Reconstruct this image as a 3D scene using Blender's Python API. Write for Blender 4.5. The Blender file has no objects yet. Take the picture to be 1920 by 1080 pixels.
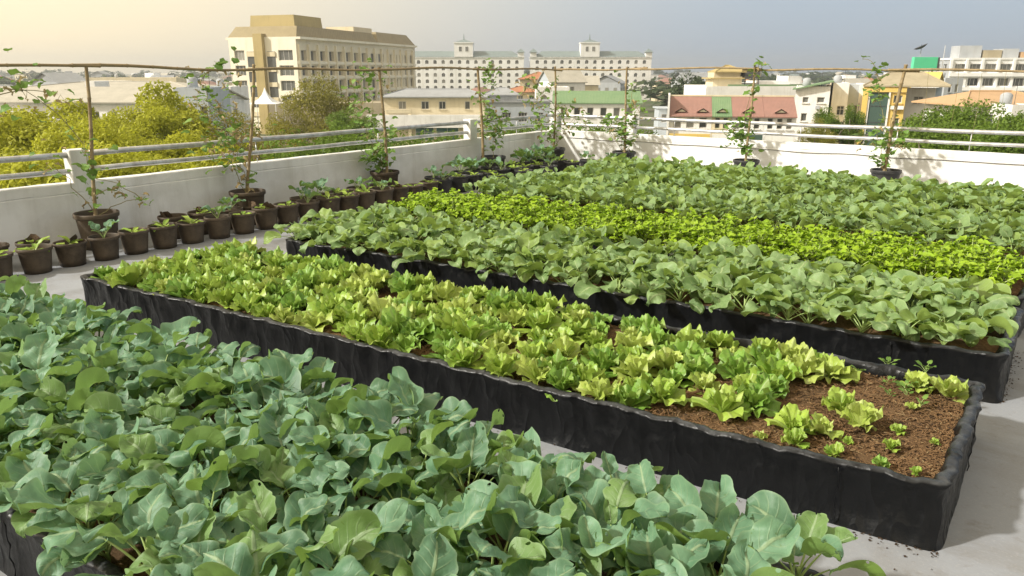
import bpy, math, random
import numpy as np
from mathutils import Vector

# ------------------------------------------------------------------ camera, sky, sun, exposure
sc = bpy.context.scene
COL = sc.collection
R = math.radians
PITCH = math.atan(405 / 1400.0)
YAW = math.atan(1080 / math.hypot(1400, 405))
HC = 1.9
cd = bpy.data.cameras.new('camera')
cd.sensor_width = 36.0
cd.lens = 26.25
cd.clip_start = 0.05
cd.clip_end = 9000
cam = bpy.data.objects.new('camera', cd)
COL.objects.link(cam)
cam.location = (0, 0, HC)
cam.rotation_euler = (R(90) - PITCH, 0, YAW)
sc.camera = cam

SUN_EL = R(36)
SDX, SDY = 0.60, 0.80                      # the way the light travels over the roof
wd = bpy.data.worlds.new('World')
sc.world = wd
wd.use_nodes = True
nt = wd.node_tree
nt.nodes.clear()
out = nt.nodes.new('ShaderNodeOutputWorld')
bg = nt.nodes.new('ShaderNodeBackground')
sky = nt.nodes.new('ShaderNodeTexSky')
sky.sky_type = 'NISHITA'
sky.sun_disc = False
sky.sun_elevation = SUN_EL
sky.sun_rotation = math.atan2(-SDX, -SDY)
sky.air_density = 1.0
sky.dust_density = 5.0
sky.ozone_density = 1.0
bg.inputs['Strength'].default_value = 0.11
# thin high haze: greys the blue a little everywhere and warms towards the sun
tc = nt.nodes.new('ShaderNodeTexCoord')
dot = nt.nodes.new('ShaderNodeVectorMath'); dot.operation = 'DOT_PRODUCT'
dot.inputs[1].default_value = (-SDX * math.cos(SUN_EL), -SDY * math.cos(SUN_EL), math.sin(SUN_EL))
nt.links.new(tc.outputs['Generated'], dot.inputs[0])
rng_ = nt.nodes.new('ShaderNodeMapRange')
rng_.inputs['From Min'].default_value = -0.46
rng_.inputs['From Max'].default_value = 0.36
rng_.interpolation_type = 'SMOOTHSTEP'
nt.links.new(dot.outputs['Value'], rng_.inputs['Value'])
hz = nt.nodes.new('ShaderNodeMix'); hz.data_type = 'RGBA'
hz.inputs['A'].default_value = (2.05, 2.42, 2.85, 1)
hz.inputs['B'].default_value = (5.7, 4.75, 3.1, 1)
nt.links.new(rng_.outputs['Result'], hz.inputs['Factor'])
mx = nt.nodes.new('ShaderNodeMix'); mx.data_type = 'RGBA'
mx.inputs['Factor'].default_value = 0.86
nt.links.new(sky.outputs[0], mx.inputs['A'])
nt.links.new(hz.outputs['Result'], mx.inputs['B'])
nt.links.new(mx.outputs['Result'], bg.inputs['Color'])
nt.links.new(bg.outputs[0], out.inputs[0])

sl = bpy.data.lights.new('sun', 'SUN')
sl.energy = 2.35
sl.angle = R(2.6)
sl.color = (1.0, 0.965, 0.89)
sun = bpy.data.objects.new('sun', sl)
COL.objects.link(sun)
sun.rotation_euler = Vector((-SDX * math.cos(SUN_EL), -SDY * math.cos(SUN_EL), math.sin(SUN_EL))).to_track_quat('Z', 'Y').to_euler()

sc.view_settings.view_transform = 'Standard'
sc.view_settings.look = 'None'
sc.view_settings.exposure = 1.12
sc.view_settings.gamma = 1.0
sc.view_settings.use_curve_mapping = False

# ------------------------------------------------------------------ helpers
CY, SY = math.cos(YAW), math.sin(YAW)
CP, SP = math.cos(PITCH), math.sin(PITCH)
def HF(r, f):                    # metres to the right of / ahead of the roof corner we look from
    return (-f * SY + r * CY, f * CY + r * SY)
def zat(py, F):                  # height of what is seen at picture row py, F metres ahead
    b = (py - 540) / 1400.0
    return HC - F * (SP + b * CP) / (CP - b * SP)
def rat(px, F, z):
    return (px - 960) / 1400.0 * (F * CP + (HC - z) * SP)
GZ = -12.0

def tag(o, label=None, cat=None, group=None, kind=None):
    if label: o['label'] = label
    if cat: o['category'] = cat
    if group: o['group'] = group
    if kind: o['kind'] = kind
    return o
def empty(name, loc=(0, 0, 0), rz=0.0):
    o = bpy.data.objects.new(name, None)
    o.empty_display_size = 0.1
    COL.objects.link(o)
    o.location = loc
    o.rotation_euler = (0, 0, rz)
    return o
def link(name, me, parent=None, loc=None, rot=None, scale=None):
    o = bpy.data.objects.new(name, me)
    COL.objects.link(o)
    if parent is not None: o.parent = parent
    if loc is not None: o.location = loc
    if rot is not None: o.rotation_euler = rot
    if scale is not None: o.scale = scale if hasattr(scale, '__len__') else (scale,) * 3
    return o
def shade_smooth(me):
    me.polygons.foreach_set('use_smooth', np.ones(len(me.polygons), dtype=bool))

class MB:
    def __init__(s): s.v = []; s.f = []; s.m = []; s.cur = 0
    def add(s, vs, fs):
        n = len(s.v); s.v += [tuple(p) for p in vs]
        for f in fs: s.f.append(tuple(n + i for i in f)); s.m.append(s.cur)
    def box(s, x0, x1, y0, y1, z0, z1):
        s.add([(x0,y0,z0),(x1,y0,z0),(x1,y1,z0),(x0,y1,z0),(x0,y0,z1),(x1,y0,z1),(x1,y1,z1),(x0,y1,z1)],
              [(0,3,2,1),(4,5,6,7),(0,1,5,4),(1,2,6,5),(2,3,7,6),(3,0,4,7)])
    def bbox(s, x0, x1, y0, y1, z0, z1, b=0.01):      # box with chamfered top and upright edges
        def ring(i, z): return [(x0+i,y0,z),(x1-i,y0,z),(x1,y0+i,z),(x1,y1-i,z),(x1-i,y1,z),(x0+i,y1,z),(x0,y1-i,z),(x0,y0+i,z)]
        r0 = ring(b, z0); r1 = ring(b, z1-b)
        r2 = [(min(max(p[0],x0+b),x1-b), min(max(p[1],y0+b),y1-b), z1) for p in ring(b, z1)]
        fs = []
        for k in range(2):
            for i in range(8):
                j = (i+1) % 8
                fs.append((k*8+i, k*8+j, k*8+8+j, k*8+8+i))
        fs.append(tuple(range(16, 24))); fs.append(tuple(range(7, -1, -1)))
        s.add(r0+r1+r2, fs)
    def tube(s, pts, rad, n=6, cap=True):
        pts = [Vector(p) for p in pts]
        if not hasattr(rad, '__len__'): rad = [rad] * len(pts)
        vs = []; fs = []
        for i, p in enumerate(pts):
            a = pts[max(i-1, 0)]; b = pts[min(i+1, len(pts)-1)]
            d = (b - a).normalized() if (b-a).length > 1e-9 else Vector((0,0,1))
            up = Vector((0,0,1)) if abs(d.z) < 0.95 else Vector((1,0,0))
            e1 = d.cross(up).normalized(); e2 = d.cross(e1)
            for k in range(n):
                t = 2*math.pi*k/n
                vs.append(p + (e1*math.cos(t) + e2*math.sin(t))*rad[i])
        for i in range(len(pts)-1):
            for k in range(n):
                j = (k+1) % n
                fs.append((i*n+k, i*n+j, (i+1)*n+j, (i+1)*n+k))
        if cap:
            fs.append(tuple(range(n-1, -1, -1))); fs.append(tuple((len(pts)-1)*n+k for k in range(n)))
        s.add(vs, fs)
    def lathe(s, prof, n=24, cx=0, cy=0):
        vs = []; fs = []
        for (r, z) in prof:
            for k in range(n):
                t = 2*math.pi*k/n
                vs.append((cx+r*math.cos(t), cy+r*math.sin(t), z))
        for i in range(len(prof)-1):
            for k in range(n):
                j = (k+1) % n
                fs.append((i*n+k, i*n+j, (i+1)*n+j, (i+1)*n+k))
        s.add(vs, fs)
    def mesh(s, name, mats, smooth=False):
        me = bpy.data.meshes.new(name)
        me.from_pydata(s.v, [], s.f)
        for m in (mats if isinstance(mats, (list, tuple)) else [mats]): me.materials.append(m)
        if any(s.m): me.polygons.foreach_set('material_index', s.m)
        if smooth: shade_smooth(me)
        me.update()
        return me
    def build(s, name, mats, parent=None, smooth=False, **k):
        return link(name, s.mesh(name, mats, smooth), parent, **k)

def np_mesh(name, V, F, mats, uv=None, mi=None, rnd=None, smooth=True):
    """V (n,3), F (m,4) quads, uv (n,2) per vertex, mi (m,), rnd (n,)"""
    V = np.asarray(V, dtype=np.float32); F = np.asarray(F, dtype=np.int32)
    me = bpy.data.meshes.new(name)
    me.vertices.add(len(V)); me.vertices.foreach_set('co', V.ravel())
    k = F.shape[1]
    me.loops.add(F.size); me.loops.foreach_set('vertex_index', F.ravel())
    me.polygons.add(len(F))
    me.polygons.foreach_set('loop_start', np.arange(0, F.size, k, dtype=np.int32))
    me.polygons.foreach_set('loop_total', np.full(len(F), k, dtype=np.int32))
    for m in (mats if isinstance(mats, (list, tuple)) else [mats]): me.materials.append(m)
    if mi is not None: me.polygons.foreach_set('material_index', np.asarray(mi, dtype=np.int32))
    if uv is not None:
        l = me.uv_layers.new(name='UVMap')
        l.data.foreach_set('uv', np.asarray(uv, dtype=np.float32)[F.ravel()].ravel())
    if rnd is not None:
        a = me.attributes.new('rnd', 'FLOAT', 'POINT')
        a.data.foreach_set('value', np.asarray(rnd, dtype=np.float32))
    if smooth: shade_smooth(me)
    me.update(calc_edges=True)
    me.validate()
    return me

# ------------------------------------------------------------------ materials
class NT:
    def __init__(s, name):
        s.mat = bpy.data.materials.new(name); s.mat.use_nodes = True
        s.t = s.mat.node_tree; s.t.nodes.clear()
        s.out = s.n('ShaderNodeOutputMaterial'); s.p = s.n('ShaderNodeBsdfPrincipled')
        s.l(s.p.outputs[0], s.out.inputs[0])
        s.tc = s.n('ShaderNodeTexCoord')
    def n(s, t, **k):
        x = s.t.nodes.new(t)
        for a, b in k.items(): setattr(x, a, b)
        return x
    def l(s, a, b): s.t.links.new(a, b)
    def val(s, sock, v):
        if hasattr(v, 'is_linked') or hasattr(v, 'links'): s.l(v, sock)
        else: sock.default_value = v
    def mix(s, f, a, b, mode='MIX'):
        m = s.n('ShaderNodeMix', data_type='RGBA', blend_type=mode)
        s.val(m.inputs['Factor'], f)
        for k, v in (('A', a), ('B', b)):
            s.val(m.inputs[k], v if not isinstance(v, tuple) else (*v[:3], 1))
        return m.outputs['Result']
    def noise(s, scale, detail=4, rough=0.55, coord=None, vec=None):
        x = s.n('ShaderNodeTexNoise'); x.inputs['Scale'].default_value = scale
        x.inputs['Detail'].default_value = detail; x.inputs['Roughness'].default_value = rough
        c = s.tc.outputs[coord or 'Object']
        if vec is not None:
            mp = s.n('ShaderNodeMapping'); mp.inputs['Scale'].default_value = vec; s.l(c, mp.inputs[0]); c = mp.outputs[0]
        s.l(c, x.inputs['Vector'])
        return x.outputs['Fac']
    def ramp(s, f, a, b):
        m = s.n('ShaderNodeMapRange'); s.l(f, m.inputs['Value'])
        m.inputs['From Min'].default_value = a; m.inputs['From Max'].default_value = b
        return m.outputs['Result']
    def math(s, op, a, b=None, c=None):
        m = s.n('ShaderNodeMath', operation=op); s.val(m.inputs[0], a)
        if b is not None: s.val(m.inputs[1], b)
        if c is not None: s.val(m.inputs[2], c)
        return m.outputs[0]
    def bump(s, h, strength=0.3, dist=0.01):
        b = s.n('ShaderNodeBump'); b.inputs['Strength'].default_value = strength; b.inputs['Distance'].default_value = dist
        s.l(h, b.inputs['Height']); s.l(b.outputs[0], s.p.inputs['Normal'])
    def fin(s, col, rough=0.6, metal=0.0, spec=0.5):
        s.val(s.p.inputs['Base Color'], col if not isinstance(col, tuple) else (*col[:3], 1))
        s.val(s.p.inputs['Roughness'], rough); s.p.inputs['Metallic'].default_value = metal
        s.p.inputs['Specular IOR Level'].default_value = spec
        return s.mat

def paint(name, c, c2=None, scale=0.6, rough=0.8, streak=True, amt=0.8, bump=0.25):
    t = NT(name); c2 = c2 or tuple(v*0.72 for v in c)
    a = t.ramp(t.noise(scale, 6, 0.6), 0.42, 0.72)
    col = t.mix(t.math('MULTIPLY', a, amt), c, c2)
    if streak:
        b = t.ramp(t.noise(scale*4, 4, 0.6, vec=(1, 1, 0.12)), 0.52, 0.75)
        col = t.mix(t.math('MULTIPLY', b, 0.42*amt), col, tuple(v*q for v, q in zip(c, (.55, .52, .46))))
    t.bump(t.noise(scale*30, 3), bump, 0.004)
    return t.fin(col, rough)

def leafmat(name, c1, c2, vein, back, rough=0.48, nvein=7.0, trans=0.38, spec=0.4, veinamt=0.75, holes=False):
    t = NT(name)
    uvs = t.n('ShaderNodeSeparateXYZ'); t.l(t.tc.outputs['UV'], uvs.inputs[0])
    u = t.math('MULTIPLY', t.math('ABSOLUTE', t.math('SUBTRACT', uvs.outputs[0], 0.5)), 2.0)
    v = uvs.outputs[1]
    at = t.n('ShaderNodeAttribute'); at.attribute_name = 'rnd'
    oi = t.n('ShaderNodeObjectInfo')
    r = t.math('FRACT', t.math('ADD', at.outputs['Fac'], oi.outputs['Random']))
    base = t.mix(r, c1, c2)
    n1 = t.noise(14, 4, 0.6)
    base = t.mix(t.math('MULTIPLY', t.ramp(n1, 0.35, 0.75), 0.45), base, tuple(x*1.5 for x in c2))
    base = t.mix(t.math('MULTIPLY', t.math('LESS_THAN', t.math('FRACT', t.math('MULTIPLY', r, 5.13)), .2), .45), base, tuple(q*.7 for q in c1))
    yel = t.math('GREATER_THAN', t.math('FRACT', t.math('MULTIPLY', r, 7.31)), 0.78)   # a few young yellow-green leaves
    base = t.mix(t.math('MULTIPLY', yel, 0.6), base, back)
    mid = t.ramp(u, 0.11, 0.045)
    ph = t.math('FRACT', t.math('SUBTRACT', t.math('MULTIPLY', v, nvein), t.math('MULTIPLY', u, nvein*0.33)))
    sd = t.math('ABSOLUTE', t.math('SUBTRACT', ph, 0.5))
    side = t.math('MULTIPLY', t.ramp(sd, 0.10, 0.02), t.ramp(u, 1.0, 0.3))
    vm = t.math('MAXIMUM', mid, t.math('MULTIPLY', side, 0.55))
    col = t.mix(t.math('MULTIPLY', vm, veinamt), base, vein)
    col = t.mix(t.math('MULTIPLY', t.ramp(u, .86, 1.0), .35), col, vein)
    col = t.mix(t.math('MULTIPLY', t.math('GREATER_THAN', t.noise(55, 2, .5), .72), .5), col, tuple(q*.55 for q in back))
    geo = t.n('ShaderNodeNewGeometry')
    col = t.mix(t.math('MULTIPLY', geo.outputs['Backfacing'], 0.7), col, back)
    h = t.math('ADD', t.math('MULTIPLY', vm, 0.9), t.math('MULTIPLY', t.noise(32, 4, 0.7), 1.0))
    t.bump(h, 0.55, 0.004)
    m = t.fin(col, rough, spec=spec)
    tr = t.n('ShaderNodeBsdfTranslucent')
    t.l(t.mix(0.5, col, back), tr.inputs['Color'])
    ms = t.n('ShaderNodeMixShader'); ms.inputs[0].default_value = trans
    t.l(t.p.outputs[0], ms.inputs[1]); t.l(tr.outputs[0], ms.inputs[2]); t.l(ms.outputs[0], t.out.inputs[0])
    if holes:                                           # caterpillar holes
        hn = t.math('MULTIPLY', t.math('GREATER_THAN', t.noise(21, 1, .4), .735), t.math('LESS_THAN', t.math('FRACT', t.math('MULTIPLY', r, 3.7)), .6))
        tp = t.n('ShaderNodeBsdfTransparent'); m2 = t.n('ShaderNodeMixShader')
        t.l(hn, m2.inputs[0]); t.l(ms.outputs[0], m2.inputs[1]); t.l(tp.outputs[0], m2.inputs[2]); t.l(m2.outputs[0], t.out.inputs[0])
    return m

def stemmat(name, c, c2):
    t = NT(name)
    return t.fin(t.mix(t.noise(20, 2), c, c2), 0.5)

M_COL = leafmat('collard_leaf', (0.105, 0.222, 0.130), (0.185, 0.330, 0.205), (0.36, 0.48, 0.28), (0.21, 0.33, 0.06), nvein=5.0, veinamt=.8, holes=True)
M_COL2 = leafmat('sun_tinted_collard_leaf', (0.155, 0.265, 0.090), (0.250, 0.370, 0.150), (0.42, 0.52, 0.26), (0.28, 0.39, 0.07), nvein=5.0, veinamt=.8)  # same collards as in front, with warm sunlight put into the leaf colour
M_COLS = stemmat('collard_stem', (0.22, 0.33, 0.08), (0.33, 0.42, 0.16))
M_LET = leafmat('lettuce_leaf', (0.17, 0.33, 0.035), (0.34, 0.47, 0.07), (0.50, 0.58, 0.22), (0.36, 0.48, 0.09), rough=0.4, nvein=6, trans=0.3, veinamt=0.5)
M_LET2 = leafmat('green_lettuce_leaf', (0.13, 0.28, 0.035), (0.22, 0.38, 0.06), (0.42, 0.52, 0.20), (0.28, 0.42, 0.08), rough=0.42, nvein=6, trans=0.3, veinamt=0.5)
M_LET3 = leafmat('pale_lettuce_leaf', (0.29, 0.41, 0.06), (0.42, 0.51, 0.11), (0.55, 0.62, 0.30), (0.42, 0.50, 0.13), rough=0.42, nvein=6, trans=0.3, veinamt=0.5)
M_LETS = stemmat('lettuce_stem', (0.40, 0.50, 0.16), (0.50, 0.58, 0.25))
M_CEL = leafmat('celery_leaf', (0.19, 0.34, 0.010), (0.30, 0.44, 0.02), (0.38, 0.50, 0.05), (0.28, 0.42, 0.03), rough=0.45, nvein=3, trans=0.25)
M_VINE = leafmat('vine_leaf', (0.09, 0.20, 0.03), (0.17, 0.30, 0.05), (0.27, 0.38, 0.12), (0.20, 0.32, 0.06), rough=0.5, nvein=4, trans=0.3)
M_DRY = leafmat('dry_leaf', (0.33, 0.24, 0.10), (0.42, 0.33, 0.17), (0.45, 0.38, 0.22), (0.42, 0.34, 0.18), rough=0.8, nvein=4, trans=0.2)
M_VSTEM = stemmat('vine_stem', (0.20, 0.20, 0.07), (0.32, 0.26, 0.13))

def plastic(name):
    t = NT(name)
    d = t.ramp(t.noise(3.0, 6, 0.65), 0.40, 0.75)
    d2 = t.ramp(t.noise(22, 4, 0.7), 0.45, 0.8)
    sep = t.n('ShaderNodeSeparateXYZ'); g = t.n('ShaderNodeNewGeometry'); t.l(g.outputs['Normal'], sep.inputs[0])
    up = t.ramp(sep.outputs[2], 0.35, 1.0)            # dust settles on top-facing film
    dust = t.math('MULTIPLY', t.math('ADD', t.math('MULTIPLY', d, 0.6), t.math('MULTIPLY', d2, 0.4)), t.math('ADD', t.math('MULTIPLY', up, 0.7), 0.01))
    col = t.mix(dust, (0.004, 0.0045, 0.0055), (0.17, 0.18, 0.19))
    def ridge(n): return t.math('POWER', t.math('SUBTRACT', 1.0, t.math('MULTIPLY', t.math('ABSOLUTE', t.math('SUBTRACT', n, .5)), 4.0)), 3.0)
    h = t.math('ADD', t.math('MULTIPLY', ridge(t.noise(5, 2, .5, vec=(1, 1, .45))), .8), t.math('MULTIPLY', ridge(t.noise(13, 1, 0.4, vec=(1, 1, 0.3))), 0.18))
    h = t.math('ADD', h, t.math('MULTIPLY', t.noise(60, 3), .15))
    t.bump(h, 0.7, 0.014)
    return t.fin(col, t.math('ADD', t.math('MULTIPLY', d2, 0.3), 0.34), spec=0.28)
M_PLASTIC = plastic('black_plastic_film')

def soilmat(name, a, b, c):
    t = NT(name)
    col = t.mix(t.ramp(t.noise(60, 6, 0.7), 0.35, 0.65), a, b)
    col = t.mix(t.ramp(t.noise(5, 4, 0.6), 0.45, 0.7), col, c)
    t.bump(t.noise(110, 5, 0.75), 0.9, 0.02)
    return t.fin(col, 0.95, spec=0.2)
M_SOIL = soilmat('coir_soil', (0.10, 0.055, 0.026), (0.27, 0.165, 0.08), (0.13, 0.08, 0.042))
M_SHRED = soilmat('coir_shred', (0.17, 0.095, 0.042), (0.33, 0.20, 0.10), (0.22, 0.13, 0.06))
M_STRAW = soilmat('pale_straw', (0.30, 0.20, 0.10), (0.48, 0.35, 0.19), (0.36, 0.25, 0.13))
M_DSOIL = soilmat('potting_soil', (0.045, 0.028, 0.016), (0.12, 0.075, 0.045), (0.06, 0.04, 0.025))

def concrete(name):
    t = NT(name)
    big = t.ramp(t.noise(0.35, 6, 0.6), 0.35, 0.7)
    col = t.mix(big, (0.285, 0.300, 0.325), (0.225, 0.238, 0.26))
    col = t.mix(t.math('MULTIPLY', t.ramp(t.noise(2.3, 6, 0.7), 0.48, 0.72), 0.5), col, (0.19, 0.18, 0.165))
    col = t.mix(t.math('MULTIPLY', t.ramp(t.noise(9, 5, 0.7), 0.56, 0.72), 0.5), col, (0.16, 0.14, 0.12))
    col = t.mix(t.math('MULTIPLY', t.ramp(t.noise(.9, 8, 0.75, vec=(.5, 1.6, 1)), 0.52, 0.62), 0.45), col, (0.19, 0.18, 0.165))
    col = t.mix(t.math('MULTIPLY', t.ramp(t.noise(1.7, 3, 0.5), 0.60, 0.66), 0.3), col, (0.33, 0.34, 0.355))
    col = t.mix(t.math('MULTIPLY', t.ramp(t.noise(70, 3, 0.6), 0.55, 0.8), 0.3), col, (0.45, 0.44, 0.42))
    t.bump(t.math('ADD', t.noise(4, 5), t.math('MULTIPLY', t.noise(90, 4), 0.25)), 0.35, 0.01)
    return t.fin(col, t.ramp(t.noise(1.2, 4), 0.2, 0.8) if False else 0.82, spec=0.35)
M_CONC = concrete('roof_concrete')
M_WHITE = paint('white_wall_paint', (0.82, 0.82, 0.81), (0.60, 0.59, 0.56), 1.3, 0.75, amt=1.0)
t = NT('galvanised_pipe'); M_PIPE = t.fin(t.mix(t.ramp(t.noise(6, 5, 0.7, vec=(1, 1, 1)), 0.4, 0.7), (0.62, 0.63, 0.64), (0.36, 0.34, 0.32)), 0.42, 0.55)
def bamboo(name):
    t = NT(name)
    c = t.mix(t.noise(3, 4, 0.6), (0.34, 0.25, 0.12), (0.20, 0.145, 0.075))
    c = t.mix(t.math('MULTIPLY', t.ramp(t.noise(24, 3), 0.5, 0.7), 0.5), c, (0.11, 0.08, 0.05))
    t.bump(t.noise(60, 3), 0.3, 0.003)
    return t.fin(c, 0.6)
M_BAM = bamboo('weathered_bamboo')
t = NT('pot_plastic')
M_POT = t.fin(t.mix(t.math('MULTIPLY', t.n('ShaderNodeObjectInfo').outputs['Random'], .45), t.mix(t.ramp(t.noise(6, 6, 0.75), 0.38, 0.72), (0.036, 0.026, 0.017), (0.14, 0.105, 0.07)), (0.13, 0.10, 0.07)), 0.6, spec=0.35)
t.bump(t.noise(40, 3), 0.2, 0.004)
t = NT('grey_pot_plastic')
M_POTG = t.fin(t.mix(t.ramp(t.noise(7, 5, 0.7), 0.4, 0.75), (0.022, 0.023, 0.025), (0.075, 0.07, 0.065)), 0.5, spec=0.45)
t = NT('window_glass'); M_GLASS = t.fin(t.mix(t.math('MULTIPLY', t.math('POWER', t.n('ShaderNodeObjectInfo').outputs['Random'], 2.5), .85), t.mix(t.noise(0.6, 2), (0.03, 0.035, 0.035), (0.09, 0.095, 0.09)), (.34, .33, .29)), 0.22, spec=0.6)
t = NT('tinted_window_glass'); M_GLASSG = t.fin(t.mix(t.noise(0.3, 2), (0.03, 0.10, 0.085), (0.05, 0.14, 0.13)), 0.15, spec=0.6)
M_FRAME = paint('window_frame_paint', (0.62, 0.60, 0.56), rough=0.6, streak=False)
t = NT('cable_rubber'); M_CABLE = t.fin((0.10, 0.09, 0.08), 0.6)
random.seed(7)
RNG = np.random.default_rng(11)

# ------------------------------------------------------------------ the roof, the ground
def grid_sheet(name, x0, x1, y0, y1, z, nx, ny, mat, parent=None, kind='structure'):
    xs = np.linspace(x0, x1, nx+1); ys = np.linspace(y0, y1, ny+1)
    X, Y = np.meshgrid(xs, ys)
    V = np.stack([X.ravel(), Y.ravel(), np.full(X.size, z)], 1)
    i = np.arange(nx*ny); a = (i//nx)*(nx+1) + i % nx
    F = np.stack([a, a+1, a+nx+2, a+nx+1], 1)
    o = link(name, np_mesh(name, V, F, mat, smooth=False), parent)
    if kind: o['kind'] = kind
    return o
def groundmat():
    t = NT('city_ground')
    col = t.mix(t.ramp(t.noise(0.02, 6, 0.7), 0.4, 0.6), (0.06, 0.085, 0.03), (0.16, 0.145, 0.12))
    col = t.mix(t.ramp(t.noise(0.15, 5, 0.7), 0.45, 0.7), col, (0.075, 0.10, 0.04))
    return t.fin(col, 0.95, spec=0.1)
grid_sheet('ground', -4500, 4500, -4500, 4500, GZ, 4, 4, groundmat())
WX, WY = -9.0, 13.75                     # inner faces of the two parapets
mb = MB(); mb.box(WX-0.16, 7.0, -9.0, WY+0.16, GZ+0.01, -0.02)
o = mb.build('roof_slab', M_CONC); o['kind'] = 'structure'
grid_sheet('roof_floor', WX, 7.0, -9.0, WY, 0.0, 40, 40, M_CONC)

def wall_run(name, label, p0, p1, h, th):
    """parapet from p0 to p1, inner face on the line, body to the left of it; subdivided and very slightly uneven"""
    p0 = Vector(p0); p1 = Vector(p1); L = (p1-p0).length; d = (p1-p0)/L; nrm = Vector((-d.y, d.x))
    n = int(L/0.25); V = []; F = []
    prof = [(0, 0.0), (0, 0.15), (0, 0.3), (0, 0.45), (0, h-0.13), (0.004, h-0.125), (0.004, h-0.112), (0, h-0.107), (0, h-0.012), (0.012, h), (th-0.012, h), (th, h-0.012), (th, -0.6)]
    rs = np.random.default_rng(3)
    for i in range(n+1):
        s = L*i/n
        for k, (a, z) in enumerate(prof):
            w = 0.0025*math.sin(s*2.1+z*5) + 0.002*rs.standard_normal()
            p = p0 + d*s + nrm*(a + (w if k < 9 else 0))
            V.append((p.x, p.y, z + (0.003*math.sin(s*1.3)+0.0015*rs.standard_normal() if z > h-0.02 else 0)))
    m = len(prof)
    for i in range(n):
        for k in range(m-1):
            F.append((i*m+k, (i+1)*m+k, (i+1)*m+k+1, i*m+k+1))
    me = bpy.data.meshes.new(name); me.from_pydata(V, [], F); me.materials.append(M_WHITE)
    root = empty(name, (0, 0, 0))
    b = link('wall_body', me, root)
    tag(root, label, 'parapet wall')
    return root
HW = 0.7
pl = wall_run('parapet_wall', 'low white painted roof parapet in shade behind the long row of pots', (WX, -8.8), (WX, WY+0.15), HW, 0.15)
pf = wall_run('parapet_wall', 'sunlit white roof parapet beyond the far collard bed', (WX, WY), (7.0, WY), HW, 0.15)
def pillar(parent, x0, x1, y0, y1, ztop):
    mb = MB(); mb.bbox(x0, x1, y0, y1, HW-0.02, ztop, 0.008)
    return mb.build('pillar', M_WHITE, parent)
for (yc) in (-3.2, 3.93, 10.95):
    pillar(pl, WX-0.17, WX+0.004, yc-0.1, yc+0.1, 1.06)
pillar(pl, WX-0.17, WX+0.02, WY-0.02, WY+0.17, 1.06)
for xc in (-7.25, -0.2+0.9):
    pillar(pf, xc-0.1, xc+0.1, WY-0.004, WY+0.17, 1.06)
mb = MB(); mb.bbox(-5.2, -5.1, WY+0.02, WY+0.12, HW-0.02, 0.95, 0.006); mb.build('pillar', M_WHITE, pf)

def railing(label, runs, rods):
    root = empty('pipe_railing', (0, 0, 0)); tag(root, label, 'railing')
    for (a, b, z, r) in runs:
        a = Vector((*a, z)); b = Vector((*b, z)); n = 14
        pts = [a.lerp(b, i/n) + Vector((0, 0, 0.004*math.sin(i*1.7))) for i in range(n+1)]
        mb = MB(); mb.tube(pts, r, 10); mb.build('pipe', M_PIPE, root, smooth=True)
    for (x, y) in rods:
        mb = MB(); mb.tube([(x, y, HW-0.01), (x, y, 1.0)], 0.008, 6); mb.build('rod', M_PIPE, root, smooth=True)
    return root
xl = WX-0.075
railing('two grey metal pipes on the left parapet', [((xl, a), (xl, b), z, r) for (a, b) in ((-3.1, 3.83), (4.03, 10.85), (11.05, WY+0.0)) for z, r in ((1.005, 0.034), (0.825, 0.03))],
        [(xl, y) for y in (1.5, 6.3, 8.6, 12.4)])
yl = WY+0.075
railing('two bright metal pipes on the far parapet', [((a, yl), (b, yl), z, r) for (a, b) in ((WX+0.02, -7.35), (-7.15, 0.6), (0.8, 6.9)) for z, r in ((1.005, 0.034), (0.825, 0.03))],
        [(x, yl) for x in (-8.3, -6.3, -3.9, -2.35, -1.3, 2.6)])
# thin cable clipped along the far parapet
mb = MB(); pts = []
for i in range(81):
    x = WX + 0.3 + i*0.19
    pts.append((x, WY-0.012, 0.555 - 0.012*abs(math.sin(i*math.pi/10)) + (0.006*math.sin(i*0.9))))
mb.tube(pts, 0.0055, 5)
mb.build('cable', M_CABLE, None, smooth=True)
tag(bpy.context.scene.objects['cable'], 'thin dark cable clipped along the sunlit far parapet', 'cable')

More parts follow.
